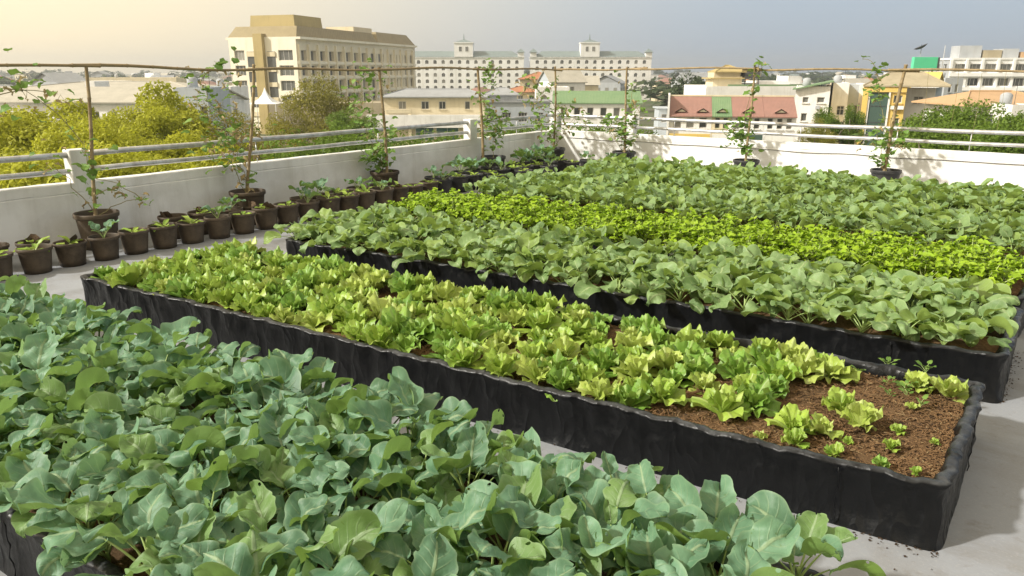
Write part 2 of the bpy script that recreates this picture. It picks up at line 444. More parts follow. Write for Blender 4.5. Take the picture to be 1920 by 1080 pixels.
# ------------------------------------------------------------------ planting beds
def fbm(x, y, seed=0):
    v = 0; a = 1.0
    for k in range(4):
        v += a*math.sin(x*(2.1**k)*1.3 + seed*1.7 + 1.9*math.sin(y*(1.9**k)*0.9 + k + seed))
        a *= 0.55
    return v
class Bed:
    def __init__(s, q, label, top=0.30, soil=0.245, seed=0, dens=0.035):
        """q: near-left, near-right, far-right, far-left outer corners"""
        s.q = [Vector(p) for p in q]; s.top = top; s.soil = soil
        s.root = empty('raised_bed', (*((s.q[0]+s.q[2])/2), 0)); tag(s.root, label, 'raised bed')
        cx, cy = (s.q[0]+s.q[2])/2
        # perimeter with rounded corners
        P = []
        for i in range(4):
            a, b, c = s.q[i-1], s.q[i], s.q[(i+1) % 4]
            r = 0.06
            d1 = (a-b).normalized(); d2 = (c-b).normalized()
            for k in range(5):
                t = k/4.0
                P.append(b + d1*r*(1-t)**2 + d2*r*t**2)
        per = []
        for i in range(len(P)):
            a = P[i]; b = P[(i+1) % len(P)]; L = (b-a).length; n = max(1, int(L/dens))
            for k in range(n): per.append(a.lerp(b, k/n))
        N = len(per); V = []; dist = 0.0
        prof = [(0.012, 0.0), (0.0, 0.05), (0.0, 0.1), (0.0, 0.15), (0.0, 0.20), (0.0, 0.24), (0.003, 0.275), (0.008, 0.290), (0.004, 0.302), (-0.014, 0.307), (-0.036, 0.303), (-0.046, 0.290), (-0.055, 0.25), (-0.056, 0.22)]
        prof = [(a, z*top/0.30) for a, z in prof]
        rs = np.random.default_rng(seed)
        gath = [rs.uniform(0, 300) for _ in range(60)]
        for i in range(N):
            p = per[i]; t = (per[(i+1) % N]-per[i-1]).normalized(); nr = Vector((t.y, -t.x))
            dist += (per[i]-per[i-1]).length if i else 0
            sag = 0.0045*fbm(dist*0.9, 0, seed)
            for k, (a, z) in enumerate(prof):
                u = z/top
                w = 0.009*fbm(dist*3.3 + z*4.5*math.sin(dist*0.8), z*3.0, seed) * (0.25+math.sin(min(u, 1)*math.pi)*0.9)
                w += 0.005*fbm(dist*13, z*9, seed+5) * (0.3 if u < 0.6 else 1.0)
                w += 0.0035*math.sin(dist*34+3*math.sin(dist*2.3)+z*6)*max(0, u*(1.1-u))*3
                if u > 0.8: w += 0.006*fbm(dist*31, u*4, seed+9)
                dz = (sag + 0.004*fbm(dist*17, u, seed+3)) * max(0, (u-0.4)/0.6)
                q2 = p + nr*(a + w)
                V.append((q2.x-cx, q2.y-cy, max(0.0, z + dz) + (0.001 if k == 0 else 0)))
        m = len(prof); F = []
        for i in range(N):
            j = (i+1) % N
            for k in range(m-1): F.append((i*m+k, j*m+k, j*m+k+1, i*m+k+1))
        link('liner', np_mesh('liner', V, F, M_PLASTIC), s.root)
        # soil
        nx, ny = int((s.q[1]-s.q[0]).length/0.06), int((s.q[3]-s.q[0]).length/0.06)
        V = []
        for j in range(ny+1):
            for i in range(nx+1):
                p = s.at(i/nx, j/ny, 0.045)
                V.append((p.x-cx, p.y-cy, soil + 0.012*fbm(p.x*2.2, p.y*2.0, seed) + 0.006*fbm(p.x*9, p.y*8, seed+2)))
        F = [(j*(nx+1)+i, j*(nx+1)+i+1, (j+1)*(nx+1)+i+1, (j+1)*(nx+1)+i) for j in range(ny) for i in range(nx)]
        link('soil', np_mesh('soil', V, F, M_SOIL), s.root)
        s.c = (cx, cy)
    def at(s, a, b, inset=0.0):
        q = s.q
        w = (q[1]-q[0]).length; h = (q[3]-q[0]).length
        a = (inset + a*(w-2*inset))/w; b = (inset + b*(h-2*inset))/h
        return (q[0]*(1-a)+q[1]*a)*(1-b) + (q[3]*(1-a)+q[2]*a)*b

bed1 = Bed([(-7.3, 0.52), (-0.36, 1.05), (-0.36, 2.30), (-7.2, 1.72)], 'black plastic lined bed crowded with blue-green collards at the front', seed=1)
bed2 = Bed([(-6.36, 2.62), (-0.17, 3.17), (-0.17, 4.47), (-6.22, 4.02)], 'black plastic lined bed of bright lettuce with bare brown soil at one end', seed=2)
bed3 = Bed([(-6.18, 4.50), (-0.10, 5.0), (-0.10, 6.12), (-6.15, 5.62)], 'black plastic lined bed of collards between the lettuce and the celery', seed=3)
bed4 = Bed([(-6.3, 6.0), (-0.10, 6.42), (-0.05, 7.5), (-6.3, 7.08)], 'black plastic lined bed of yellow-green leaf celery', seed=4, dens=0.06)
bed5 = Bed([(-6.35, 7.5), (-0.0, 7.95), (0.05, 9.4), (-6.35, 9.0)], 'black plastic lined collard bed just beyond the yellow-green celery', seed=5, dens=0.08)
bed6 = Bed([(-6.35, 9.45), (0.1, 9.85), (0.1, 11.25), (-6.3, 11.55)], 'black plastic lined collard bed nearest the far white parapet', seed=6, dens=0.08)

def seam(bed, a, side, off=.016):
    q0, q1 = (bed.q[0], bed.q[1]) if side == 'near' else (bed.q[1], bed.q[2])
    p = q0.lerp(q1, a); d = (q1-q0).normalized(); nr = Vector((d.y, -d.x)); mb = MB()
    pts = [(p.x+nr.x*(off+.004*math.sin(k*1.9))+d.x*.006*math.sin(k*1.1)-bed.c[0], p.y+nr.y*(off+.004*math.sin(k*1.9))+d.y*.006*math.sin(k*1.1)-bed.c[1], .01+k*.027) for k in range(11)]
    mb.tube(pts, [.0025+.0012*math.sin(k*2.3) for k in range(11)], 6); mb.build('film_seam', M_PLASTIC, bed.root, smooth=True)
seam(bed2, .935, 'near'); seam(bed2, .55, 'near'); seam(bed2, .62, 'end'); seam(bed3, .9, 'near'); seam(bed1, .62, 'near')
# coir shreds on the bare soil of the lettuce bed, crumbs along the foot of the beds
def shreds(name, pts, mat, parent=None, lo=0.012, hi=0.04, wd=0.0022, loc=(0, 0, 0)):
    V = []; F = []
    for (x, y, z) in pts:
        L = random.uniform(lo, hi); a = random.uniform(0, math.pi*2); w = wd*random.uniform(0.6, 1.6); t = random.uniform(-0.35, 0.35)
        dx, dy = math.cos(a)*L/2, math.sin(a)*L/2; nx, ny = -math.sin(a)*w, math.cos(a)*w
        h = random.uniform(0.001, 0.006); n = len(V)
        bx, by = random.uniform(-.25, .25)*dy, random.uniform(-.25, .25)*dx
        for k, s in enumerate((-1, 0, 1)):
            px = x+dx*s+(bx if s == 0 else 0); py = y+dy*s+(by if s == 0 else 0); pz = z + h + t*L*0.4*s + (0.003 if s == 0 else 0)
            V += [(px-nx, py-ny, pz), (px+nx, py+ny, pz + 0.001)]
        F += [(n, n+1, n+3, n+2), (n+2, n+3, n+5, n+4)]
    V = np.array(V) - np.array(loc)
    o = link(name, np_mesh(name, V, F, mat, smooth=False), parent)
    o['kind'] = 'stuff'
    return o
pts = []
for _ in range(15000):
    a, b = random.random(), random.random()
    a = 1-a**1.6*0.75 if random.random() < .8 else a
    p = bed2.at(min(a, 1), b, 0.06); pts.append((p.x, p.y, bed2.soil + 0.012*fbm(p.x*2.2, p.y*2.0, 2)+0.004))
shreds('mulch', pts[:13000], M_SHRED, bed2.root, loc=(*bed2.c, 0)); shreds('straw', pts[13600:], M_STRAW, bed2.root, .015, .05, .0013, loc=(*bed2.c, 0)); shreds('clods', [(p[0], p[1], p[2]-.002) for p in pts[:2600]], M_DSOIL, bed2.root, .008, .02, .006, loc=(*bed2.c, 0))
pts = []
for _ in range(380):
    k = random.random()
    if k < .5: p = bed2.q[0].lerp(bed2.q[1], 1-random.random()**2*0.8); p = p + Vector((0, -abs(random.gauss(0, .03))*(3 if random.random() < .2 else 1)))
    elif k < .8: p = bed3.q[1].lerp(bed3.q[2], random.random()); p = p + Vector((abs(random.gauss(0, .03)), 0))
    else: p = bed1.q[0].lerp(bed1.q[1], random.random()); p = p + Vector((0, -abs(random.gauss(0, .04))))
    pts.append((p.x, p.y, 0.0))
o = shreds('spilled_soil', pts, M_DSOIL, None, 0.004, 0.014, 0.003)
tag(o, 'crumbs of brown soil spilled along the foot of the beds', 'soil', kind='stuff')

# ------------------------------------------------------------------ leaves
def leaf_arr(rs, L=0.22, W=0.17, pet=0.12, e0=1.2, bend=1.4, cup=0.25, wave=0.012, nw=2.0, nu=6, nv=8, shape='collard', pw=0.0045, roll=0.0, crim=0.0, side=0.0, pseg=3):
    """one leaf, petiole from the origin, heading +X; returns V, F, UV, mi"""
    V = []; UV = []; F = []; MI = []
    ang = e0; x = z = 0.0; y = 0.0; yaw = 0.0
    path = [(x, z, ang)]
    for i in range(pseg):
        x += math.cos(ang)*pet/pseg; z += math.sin(ang)*pet/pseg; ang -= 0.10*e0
        path.append((x, z, ang))
    if pet > 0:
        K = 5
        for i, (px, pz, a) in enumerate(path):
            r = pw*(1.25-0.6*i/pseg)
            for k in range(K):
                t = 2*math.pi*k/K
                V.append((px - math.sin(a)*math.cos(t)*r, math.sin(t)*r*1.25, pz + math.cos(a)*math.cos(t)*r)); UV.append((0.5, 0.0))
        for i in range(pseg):
            for k in range(K):
                j = (k+1) % K; F.append((i*K+k, i*K+j, (i+1)*K+j, (i+1)*K+k)); MI.append(1)
    n0 = len(V)
    ph = rs.uniform(0, 6.28, 6)
    b1 = bend*rs.uniform(0.7, 1.25)
    x, z, ang = path[-1]
    for i in range(nv+1):
        t = i/nv
        if i:
            x += math.cos(ang)*L/nv; z += math.sin(ang)*L/nv; ang -= b1/nv*(0.5+t)
            y += side*L/nv*t
        if shape == 'collard': w = W/2*max(1-abs(2*min(1, .015+.985*t**.80)-1)**2.3, 0.0)**.58 + (.004 if t == 1 else 0)
        elif shape == 'lettuce': w = W/2*(0.18+0.82*t**0.8)*(1.0 if t < 0.8 else (1-((t-0.8)/0.2)**2*0.55))
        elif shape == 'heart': w = W/2*(math.sin(math.pi*min(1, 0.10+0.9*t)**0.62)**0.7 if 0.10+0.9*t < 1 else 0.05)
        else: w = W/2*max(math.sin(math.pi*t), 0.06)**0.8
        rl = roll*(0.3+t)
        for j in range(nu+1):
            s = -1+2*j/nu
            edge = 1 + crim*math.sin(nw*2.7*6.28*t+ph[3]+s)*abs(s)
            lat = s*w*edge
            hgt = cup*abs(s)**1.6*w + wave*(abs(s)**1.7)*math.sin(nw*6.28*t + ph[0] + (1.6 if s > 0 else 0)) + wave*0.45*math.sin(5*s+ph[1]+7*t)*math.sin(6.3*t+ph[2])
            if shape == 'collard' and nv > 12: hgt += 0.0028*math.cos(2*math.pi*(5*t-5*.33*abs(s)))*(1-abs(s)**3)*min(1, 4*abs(s)+.2)*min(1, w/.03)
            if shape == 'lettuce': hgt += wave*0.8*abs(s)*math.sin(nw*13*t+ph[4]+s*3)
            hgt += -0.03*W*(1-abs(s))**4
            ly = lat*math.cos(rl) - hgt*math.sin(rl); lh = lat*math.sin(rl) + hgt*math.cos(rl)
            tipw = (wave*1.2*math.sin(4.2*s+ph[5])*t**3) if shape in ('lettuce', 'collard') else 0
            V.append((x - math.sin(ang)*lh + math.cos(ang)*tipw*(.4), y + ly, z + math.cos(ang)*lh + tipw*.8)); UV.append((j/nu, t))
    for i in range(nv):
        for j in range(nu):
            a = n0+i*(nu+1)+j; F.append((a, a+nu+1, a+nu+2, a+1)); MI.append(0)
    return np.array(V), np.array(F), np.array(UV), np.array(MI)

def xform(V, az, pitch=0.0, rollr=0.0, sc_=1.0, loc=(0, 0, 0)):
    V = V*sc_
    c, s = math.cos(rollr), math.sin(rollr); V = np.stack([V[:, 0], V[:, 1]*c-V[:, 2]*s, V[:, 1]*s+V[:, 2]*c], 1)
    c, s = math.cos(pitch), math.sin(pitch); V = np.stack([V[:, 0]*c+V[:, 2]*s, V[:, 1], -V[:, 0]*s+V[:, 2]*c], 1)
    c, s = math.cos(az), math.sin(az); V = np.stack([V[:, 0]*c-V[:, 1]*s, V[:, 0]*s+V[:, 1]*c, V[:, 2]], 1)
    return V + np.array(loc)
class Joiner:
    def __init__(s): s.V = []; s.F = []; s.U = []; s.M = []; s.R = []; s.n = 0
    def add(s, A, V=None, r=0.0):
        v = A[0] if V is None else V
        s.V.append(v); s.F.append(A[1]+s.n); s.U.append(A[2]); s.M.append(A[3]); s.R.append(np.full(len(v), r)); s.n += len(v)
    def mesh(s, name, mats):
        return np_mesh(name, np.concatenate(s.V), np.concatenate(s.F), mats, np.concatenate(s.U), np.concatenate(s.M), np.concatenate(s.R))

rs = np.random.default_rng(5)
# collard leaves: outer (low, large, drooping), middle, inner (small, upright)
def collard_variants(nu, nv, cnt):
    o = {'outer': [], 'middle': [], 'inner': []}
    for _ in range(cnt):
        o['outer'].append(leaf_arr(rs, L=rs.uniform(.17, .23), W=rs.uniform(.15, .19), pet=rs.uniform(.15, .20), e0=rs.uniform(.85, 1.1), bend=rs.uniform(1.2, 1.9), cup=rs.uniform(-.45, .55), wave=rs.uniform(.014, .027), nw=rs.uniform(.9, 1.7), nu=nu, nv=nv, roll=rs.uniform(-.5, .5), side=rs.uniform(-.3, .3), crim=.05))
        o['middle'].append(leaf_arr(rs, L=rs.uniform(.14, .20), W=rs.uniform(.12, .17), pet=rs.uniform(.15, .20), e0=rs.uniform(1.05, 1.35), bend=rs.uniform(.8, 1.7), cup=rs.uniform(-.2, .7), wave=rs.uniform(.010, .022), nw=rs.uniform(.9, 1.7), nu=nu, nv=nv, roll=rs.uniform(-.45, .45), side=rs.uniform(-.2, .2), crim=.05))
        o['inner'].append(leaf_arr(rs, L=rs.uniform(.08, .13), W=rs.uniform(.05, .09), pet=rs.uniform(.12, .17), e0=rs.uniform(1.25, 1.5), bend=rs.uniform(.2, 1.0), cup=rs.uniform(.3, .9), wave=.006, nu=max(4, nu-2), nv=max(4, nv-2), roll=rs.uniform(-.3, .3)))
    return o
CV = collard_variants(10, 20, 10)
def to_mesh(A, name, mats, r): return np_mesh(name, A[0], A[1], mats, A[2], A[3], np.full(len(A[0]), r))
CM = {k: [to_mesh(a, 'collard_leaf', [M_COL, M_COLS], rs.random()) for a in v] for k, v in CV.items()}
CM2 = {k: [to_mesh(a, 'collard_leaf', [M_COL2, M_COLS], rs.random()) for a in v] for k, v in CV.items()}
CL = collard_variants(4, 5, 5)
def stem_mesh(h, r, mat):
    mb = MB(); mb.tube([(0, 0, -0.02), (0.003, 0, h*.5), (0, 0.002, h)], [r*1.1, r, r*.7], 6); return mb.mesh('stem', mat, True)
COLSTEM = stem_mesh(0.15, 0.009, M_COLS)
def rowname(b): return 'along the near edge' if b < .15 else 'along the far edge' if b > .85 else 'in the middle rows'
def plant_layout(n_out, n_mid, n_in, rnd, stem=0.12):
    az = rnd.uniform(0, 6.28); L = []
    for i in range(n_out+n_mid+n_in):
        kind = 'outer' if i < n_out else ('middle' if i < n_out+n_mid else 'inner')
        hh = stem*(0.25+0.75*i/(n_out+n_mid+n_in))
        L.append((kind, az + rnd.uniform(-.3, .3), hh, rnd.uniform(-.32, .25), rnd.uniform(-.38, .38), rnd.uniform(.8, 1.15)))
        az += 2.4
    return L
def collard_plant(x, y, z, sc_, label, group, rnd, no=4, nm=3, ni=2, CM=CM, lean=0.0):
    p = empty('collard_plant', (x, y, z), 0.0); p.scale = (sc_,)*3
    tag(p, label, 'collard plant', group)
    link('stem', COLSTEM, p)
    for (k, az, h, pi_, ro, s) in plant_layout(no, nm, ni, rnd):
        link('leaf', rnd.choice(CM[k]), p, (0, 0, h*(1-lean)), (ro, pi_+lean, az), s)
    return p
def spots(bed, dx, dy, rnd, jit=0.22, inset=0.11):
    w = (bed.q[1]-bed.q[0]).length; h = (bed.q[3]-bed.q[0]).length
    nx, ny = int((w-2*inset)/dx)+1, max(2, int(round((h-2*inset)/dy))+1)
    out_ = []
    for j in range(ny):
        for i in range(nx):
            a = (i + (0.5 if j % 2 else 0) + rnd.uniform(-jit, jit))/nx; b = (j+rnd.uniform(-jit, jit))/(ny-1)
            p = bed.at(min(max(a, 0), 1), min(max(b, 0), 1), inset)
            out_.append((p.x, p.y, a, b))
    return out_
rnd = random.Random(21)
for (x, y, a, b) in spots(bed1, 0.204, 0.215, rnd, .24, .07):
    collard_plant(x, y, bed1.soil, rnd.uniform(.72, .93), 'blue-green collard plant %s of the crowded front bed' % rowname(b), 'collards in the front bed', rnd, 5, 4, 1)
for (x, y, a, b) in spots(bed3, 0.255, 0.26, rnd, .25, .085):
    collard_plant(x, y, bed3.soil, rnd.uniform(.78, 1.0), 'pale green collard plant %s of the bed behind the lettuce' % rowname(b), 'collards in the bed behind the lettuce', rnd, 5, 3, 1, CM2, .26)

# far collards: whole plants as one mesh each for the nearest, the rest one mass
def plant_arr(rnd, var, j=None, loc=(0, 0, 0), sc_=1.0, n=(4, 3, 2), stem=.10):
    J = j or Joiner()
    for (k, az, h, pi_, ro, s) in plant_layout(*n, rnd, stem=stem):
        A = rnd.choice(var[k]); V = xform(A[0], az, pi_, ro, s*sc_, (0, 0, 0)) + np.array((loc[0], loc[1], loc[2]+h*sc_))
        J.add(A, V, rnd.random())
    return J
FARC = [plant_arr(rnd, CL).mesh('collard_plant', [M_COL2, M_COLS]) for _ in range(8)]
sp5 = sorted(spots(bed5, 0.215, 0.225, rnd), key=lambda s: s[1]-0.07*s[0])
J = Joiner()
for i, (x, y, a, b) in enumerate(sp5):
    if i < 34:
        o = link('collard_plant', rnd.choice(FARC), None, (x, y, bed5.soil), (0, 0, rnd.uniform(0, 6.28)), rnd.uniform(.72, .92))
        tag(o, 'collard plant along the sunny bed beyond the celery', 'collard plant', 'collards in the bed beyond the celery')
    else: plant_arr(rnd, CL, J, (x, y, bed5.soil), rnd.uniform(.72, .92))
for (x, y, a, b) in spots(bed6, 0.215, 0.225, rnd):
    plant_arr(rnd, CL, J, (x, y, bed6.soil), rnd.uniform(.74, .95))
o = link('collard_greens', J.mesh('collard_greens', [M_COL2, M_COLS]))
tag(o, 'mass of sunlit collards filling the farthest beds before the white parapet', 'collards', kind='stuff')

# lettuce
def fan_leaf(rs, L, e0, bend, ruf, nu=16, nv=8, phi=1.05):
    V = []; F = []; UV = []
    ph = rs.uniform(0, 6.28, 5); k1 = rs.uniform(5.5, 7.5); k2 = rs.uniform(12, 16)
    path = []; ang = e0; x = z = 0.0
    for i in range(nv+1):
        path.append((x, z, ang)); x += math.cos(ang)*L/nv; z += math.sin(ang)*L/nv; ang -= bend/nv*(i/nv)*1.8
    def mid(t):
        f = min(max(t, 0), 1)*nv; i = min(int(f), nv-1); f -= i
        a, b = path[i], path[i+1]; return tuple(a[q]*(1-f)+b[q]*f for q in range(3))
    for i in range(nv+1):
        t = i/nv
        for j in range(nu+1):
            s = -1+2*j/nu
            te = t*(1-.38*abs(s)**2.2) * (1+.05*math.sin(23*s+ph[4])*t)
            x, z, an = mid(te)
            lat = L*(.10*s*(1-t) + t**.85*.62*math.sin(s*phi))
            r = ruf*(t**2.6)
            h = r*math.sin(k1*s+ph[0]) + .55*r*math.sin(k2*s+ph[1]) + .35*lat*lat/L*2.2*(1-.5*t) + .25*r*math.sin(9*t+ph[2]+4*s)
            lat *= 1-.12*t*math.cos(k1*s+ph[0])
            V.append((x-math.sin(an)*h, lat, z+math.cos(an)*h)); UV.append((j/nu, t))
    for i in range(nv):
        for j in range(nu): a = i*(nu+1)+j; F.append((a, a+nu+1, a+nu+2, a+1))
    return np.array(V), np.array(F), np.array(UV), np.zeros(len(F), dtype=int)
LV = [fan_leaf(rs, rs.uniform(.095, .125), e, rs.uniform(.5, 1.5), rs.uniform(.012, .019)) for e in (.35, .5, .65, .8, .95, 1.1, 1.25, 1.4)]
LV_OLD = [leaf_arr(rs, L=rs.uniform(.10, .14), W=rs.uniform(.085, .12), pet=0.0, e0=e, bend=rs.uniform(.6, 1.5), cup=rs.uniform(.2, .6), wave=rs.uniform(.013, .019), nw=rs.uniform(2.2, 3.2), nu=10, nv=8, shape='lettuce', roll=rs.uniform(-.3, .3), crim=.16) for e in (.45, .55, .7, .8, .95, 1.1, 1.25, 1.35)]
LMS = [[to_mesh(a, 'lettuce_leaf', [mm, M_LETS], rs.random()) for a in LV] for mm in (M_LET, M_LET, M_LET2, M_LET3)]
LM = LMS[0]
LB = [leaf_arr(rs, L=rs.uniform(.10, .14), W=rs.uniform(.09, .12), pet=0.0, e0=e, bend=rs.uniform(.6, 1.5), cup=.4, wave=.016, nw=2.5, nu=6, nv=5, shape='lettuce', roll=rs.uniform(-.3, .3), crim=.14) for e in (.5, .75, 1.0, 1.3)]
def lettuce(x, y, z, sc_, label, group, rnd, n=9):
    p = empty('lettuce_plant', (x, y, z)); p.scale = (sc_,)*3; tag(p, label, 'lettuce', group)
    az = rnd.uniform(0, 6.28); LM = LMS[(int(x*3.1+y*5.3)*7+rnd.randrange(3)) % 4]
    for i in range(n):
        k = min(len(LM)-1, int(i/n*len(LM))+rnd.choice((0, 0, 1)))
        link('leaf', LM[k], p, (0, 0, 0.004+0.01*i/n), (rnd.uniform(-.2, .2), rnd.uniform(-.2, .2), az), rnd.uniform(.85, 1.15)*(1-.2*i/n)); az += 2.4
    return p
rnd = random.Random(4)
for (x, y, a, b) in spots(bed2, 0.215, 0.205, rnd, 0.28, 0.13):
    if x > -.82 - .25*rnd.random()*(b < .8): continue
    if x > -1.9 and y < 3.02 + (x+1.9)*.48: continue
    if rnd.random() < (.05 if x > -2.2 else .02): continue
    lettuce(x, y, bed2.soil+.005, rnd.uniform(1.0, 1.65)*(.88 if x > -2.4 else 1), 'frilly lettuce %s of the closely planted stretch' % rowname(b), 'lettuces planted close together', rnd, rnd.choice((8, 9, 10)))
for (x, y, s, lb) in ((-.80, 3.26, .75, 'small frilly lettuce standing alone in front of the lettuce rows'), (-.74, 3.44, .95, 'upright lettuce second from the bare soil edge'), (-.60, 3.63, 1.1, 'loose lettuce spreading over bare mulch by itself'),
                      (-.72, 3.75, 1.05, 'lettuce leaning at the rim of the mulched soil'), (-.46, 4.30, .95, 'leafy lettuce in the back corner left of the larger one'), (-.30, 4.27, 1.2, 'largest lettuce in the back corner of the mulched soil'), (-.85, 3.38, 1.05, 'lettuce at the very end of the front lettuce row')):
    lettuce(x, y, bed2.soil+.005, s, lb, None, rnd, 8)
def P(x, y, z=0.0):
    a = (x-960)/1400.; b = (y-540)/1400.
    fwd = CP-b*SP; down = SP+b*CP; t_ = (HC-z)/down
    return (-fwd*t_*SY + a*t_*CY, fwd*t_*CY + a*t_*SY)
for i, (px, py, s, lb) in enumerate(((1425, 822, .33, 'tiny seedling just inside the near rim, first from the lettuce rows'), (1565, 856, .5, 'pale seedling near the front rim before the bare mulch'), (1590, 832, .3, 'smallest seedling close behind the pale front one'),
        (1650, 876, .42, 'flat seedling beside the near rim'), (1668, 843, .48, 'spiky seedling in the middle of the bare mulch'), (1685, 812, .42, 'round seedling behind the spiky one'), (1752, 833, .28, 'seedling nearest the end wall of the bed'),
        (1718, 889, .3, 'seedling in the near corner of the mulch'), (1710, 768, .36, 'bright seedling before the row of weeds'))):
    x, y = P(px, py, .25)
    lettuce(x, y, bed2.soil+.004, s, lb, None, rnd, 7)
# thin dark seedlings at the back of the mulch
SW = [leaf_arr(rs, L=.03, W=.022, pet=.03, e0=rs.uniform(.7, 1.2), bend=.8, cup=.2, wave=.002, nu=2, nv=3, shape='heart', pw=.0012) for _ in range(5)]
def seedling_mesh():
    J = Joiner()
    for i in range(7): A = SW[i % 5]; J.add(A, xform(A[0], i*2.4+rnd.random(), 0, 0, rnd.uniform(.7, 1.4), (0, 0, rnd.uniform(0, .03))), rnd.random())
    return J.mesh('weed_seedling', [M_VINE, M_COLS])
SWM = [seedling_mesh() for _ in range(4)]
for i, (px, py) in enumerate(((1665, 690), (1662, 722), (1694, 735), (1700, 745), (1740, 738), (1668, 745), (1724, 764), (1612, 705), (1735, 700))):
    x, y = P(px, py, .25)
    o = link('weed_seedling', SWM[i % 4], None, (x, y, bed2.soil), (0, 0, rnd.uniform(0, 6)), rnd.uniform(.8, 1.25))
    tag(o, 'thin green seedling with small leaves in the mulch', 'seedling', 'small seedlings in the mulch')

# leaf celery: many short stalks with small lobed leaves
rnd = random.Random(14)
CS = [leaf_arr(rs, L=.045, W=.042, pet=0.0, e0=rs.uniform(-.2, .7), bend=.8, cup=.3, wave=.006, nw=2, nu=4, nv=3, shape='heart', crim=.2) for _ in range(6)]
def celery_mesh():
    J = Joiner(); az = rnd.uniform(0, 6)
    st = MB()
    for i in range(15):
        el = rnd.uniform(.75, 1.45); L = rnd.uniform(.13, .22); dx = math.cos(el)*L; dz = math.sin(el)*L
        c, s = math.cos(az), math.sin(az)
        st.tube([(0, 0, 0), (dx*c*.5, dx*s*.5, dz*.6), (dx*c, dx*s, dz)], [.004, .003, .002], 4, False)
        for k in range(5):
            f = 1-.13*(k//2); sd = (0 if k == 0 else (1 if k % 2 else -1))
            A = rnd.choice(CS)
            J.add(A, xform(A[0], az+sd*rnd.uniform(.7, 1.3), rnd.uniform(-.3, .5), rnd.uniform(-.4, .4), rnd.uniform(.8, 1.3), (dx*c*f, dx*s*f, dz*f)), rnd.random())
        az += 2.4
    V = np.array(st.v); F = np.array(st.f)
    J.add((V, F, np.full((len(V), 2), .5), np.ones(len(F), dtype=int)))
    return J.mesh('celery_plant', [M_CEL, M_LETS])
CEM = [celery_mesh() for _ in range(7)]
for (x, y, a, b) in spots(bed4, 0.185, 0.20, rnd, .25, .09):
    o = link('celery_plant', rnd.choice(CEM), None, (x, y, bed4.soil), (0, 0, rnd.uniform(0, 6.28)), rnd.uniform(1.05, 1.4))
    tag(o, 'yellow-green leaf celery plant %s of its dense bed' % rowname(b), 'celery', 'celery plants in one bed')

# ------------------------------------------------------------------ pots
def pot_mesh(r, h, mat):
    mb = MB()
    mb.lathe([(0.001, 0.004), (r*.70, 0.004), (r*.74, 0.0), (r*.78, h*.25), (r*.9, h*.84), (r*.915, h*.86), (r*.97, h*.875), (r*.985, h*.90), (r*.99, h*.975), (r*.975, h), (r*.935, h), (r*.92, h*.97), (r*.88, h*.82)], 26)
    return mb.mesh('pot', mat, True)
def soil_mesh(r, h):
    V = [(0, 0, h*.88)]; F = []
    for i in range(1, 5):
        for k in range(16):
            t_ = 2*math.pi*k/16; q = r*.9*i/4
            V.append((q*math.cos(t_), q*math.sin(t_), h*.87+.008*math.sin(3*t_+i)-.003*i))
    for k in range(16): F.append((0, 1+k, 1+(k+1) % 16))
    for i in range(3):
        for k in range(16): a = 1+i*16+k; b = 1+i*16+(k+1) % 16; F.append((a, a+16, b+16, b))
    me = bpy.data.meshes.new('soil'); me.from_pydata(V, [], F); me.materials.append(M_DSOIL); shade_smooth(me); return me
PR, PH = .165, .255
PM = [pot_mesh(PR, PH, M_POT), pot_mesh(PR, PH, M_POTG)]; PS = soil_mesh(PR, PH)
BR, BH = .235, .40
BM = [pot_mesh(BR, BH, M_POT), pot_mesh(BR, BH, M_POTG)]; BS = soil_mesh(BR, BH)
SEED = [to_mesh(a, 'leaf', [M_LET, M_LETS], rs.random()) for a in [leaf_arr(rs, L=rs.uniform(.07, .10), W=rs.uniform(.04, .06), pet=.02, e0=e, bend=.7, cup=.4, wave=.004, nu=4, nv=5, shape='collard', pw=.003) for e in (.4, .7, 1.0, 1.3)]]
M_HUSK = soilmat('dry_husk', (0.075, 0.05, 0.03), (0.17, 0.12, 0.075), (0.10, 0.07, 0.045))
def flap_mesh():      # dry plastic bag edge or husk folded out of a pot
    mb = MB(); mb.add([(-.06, 0, 0), (.06, .01, 0), (.065, .02, .06), (.02, .035, .085), (-.03, .03, .09), (-.07, .02, .05)], [(0, 1, 2, 3), (0, 3, 4, 5)])
    mb.add([(-.05, -.012, .0), (.055, -.006, 0), (.05, .012, .055), (-.045, .014, .06)], [(0, 1, 2, 3)])
    return mb.mesh('husk', M_HUSK)
HUSK = flap_mesh()
rnd = random.Random(8)
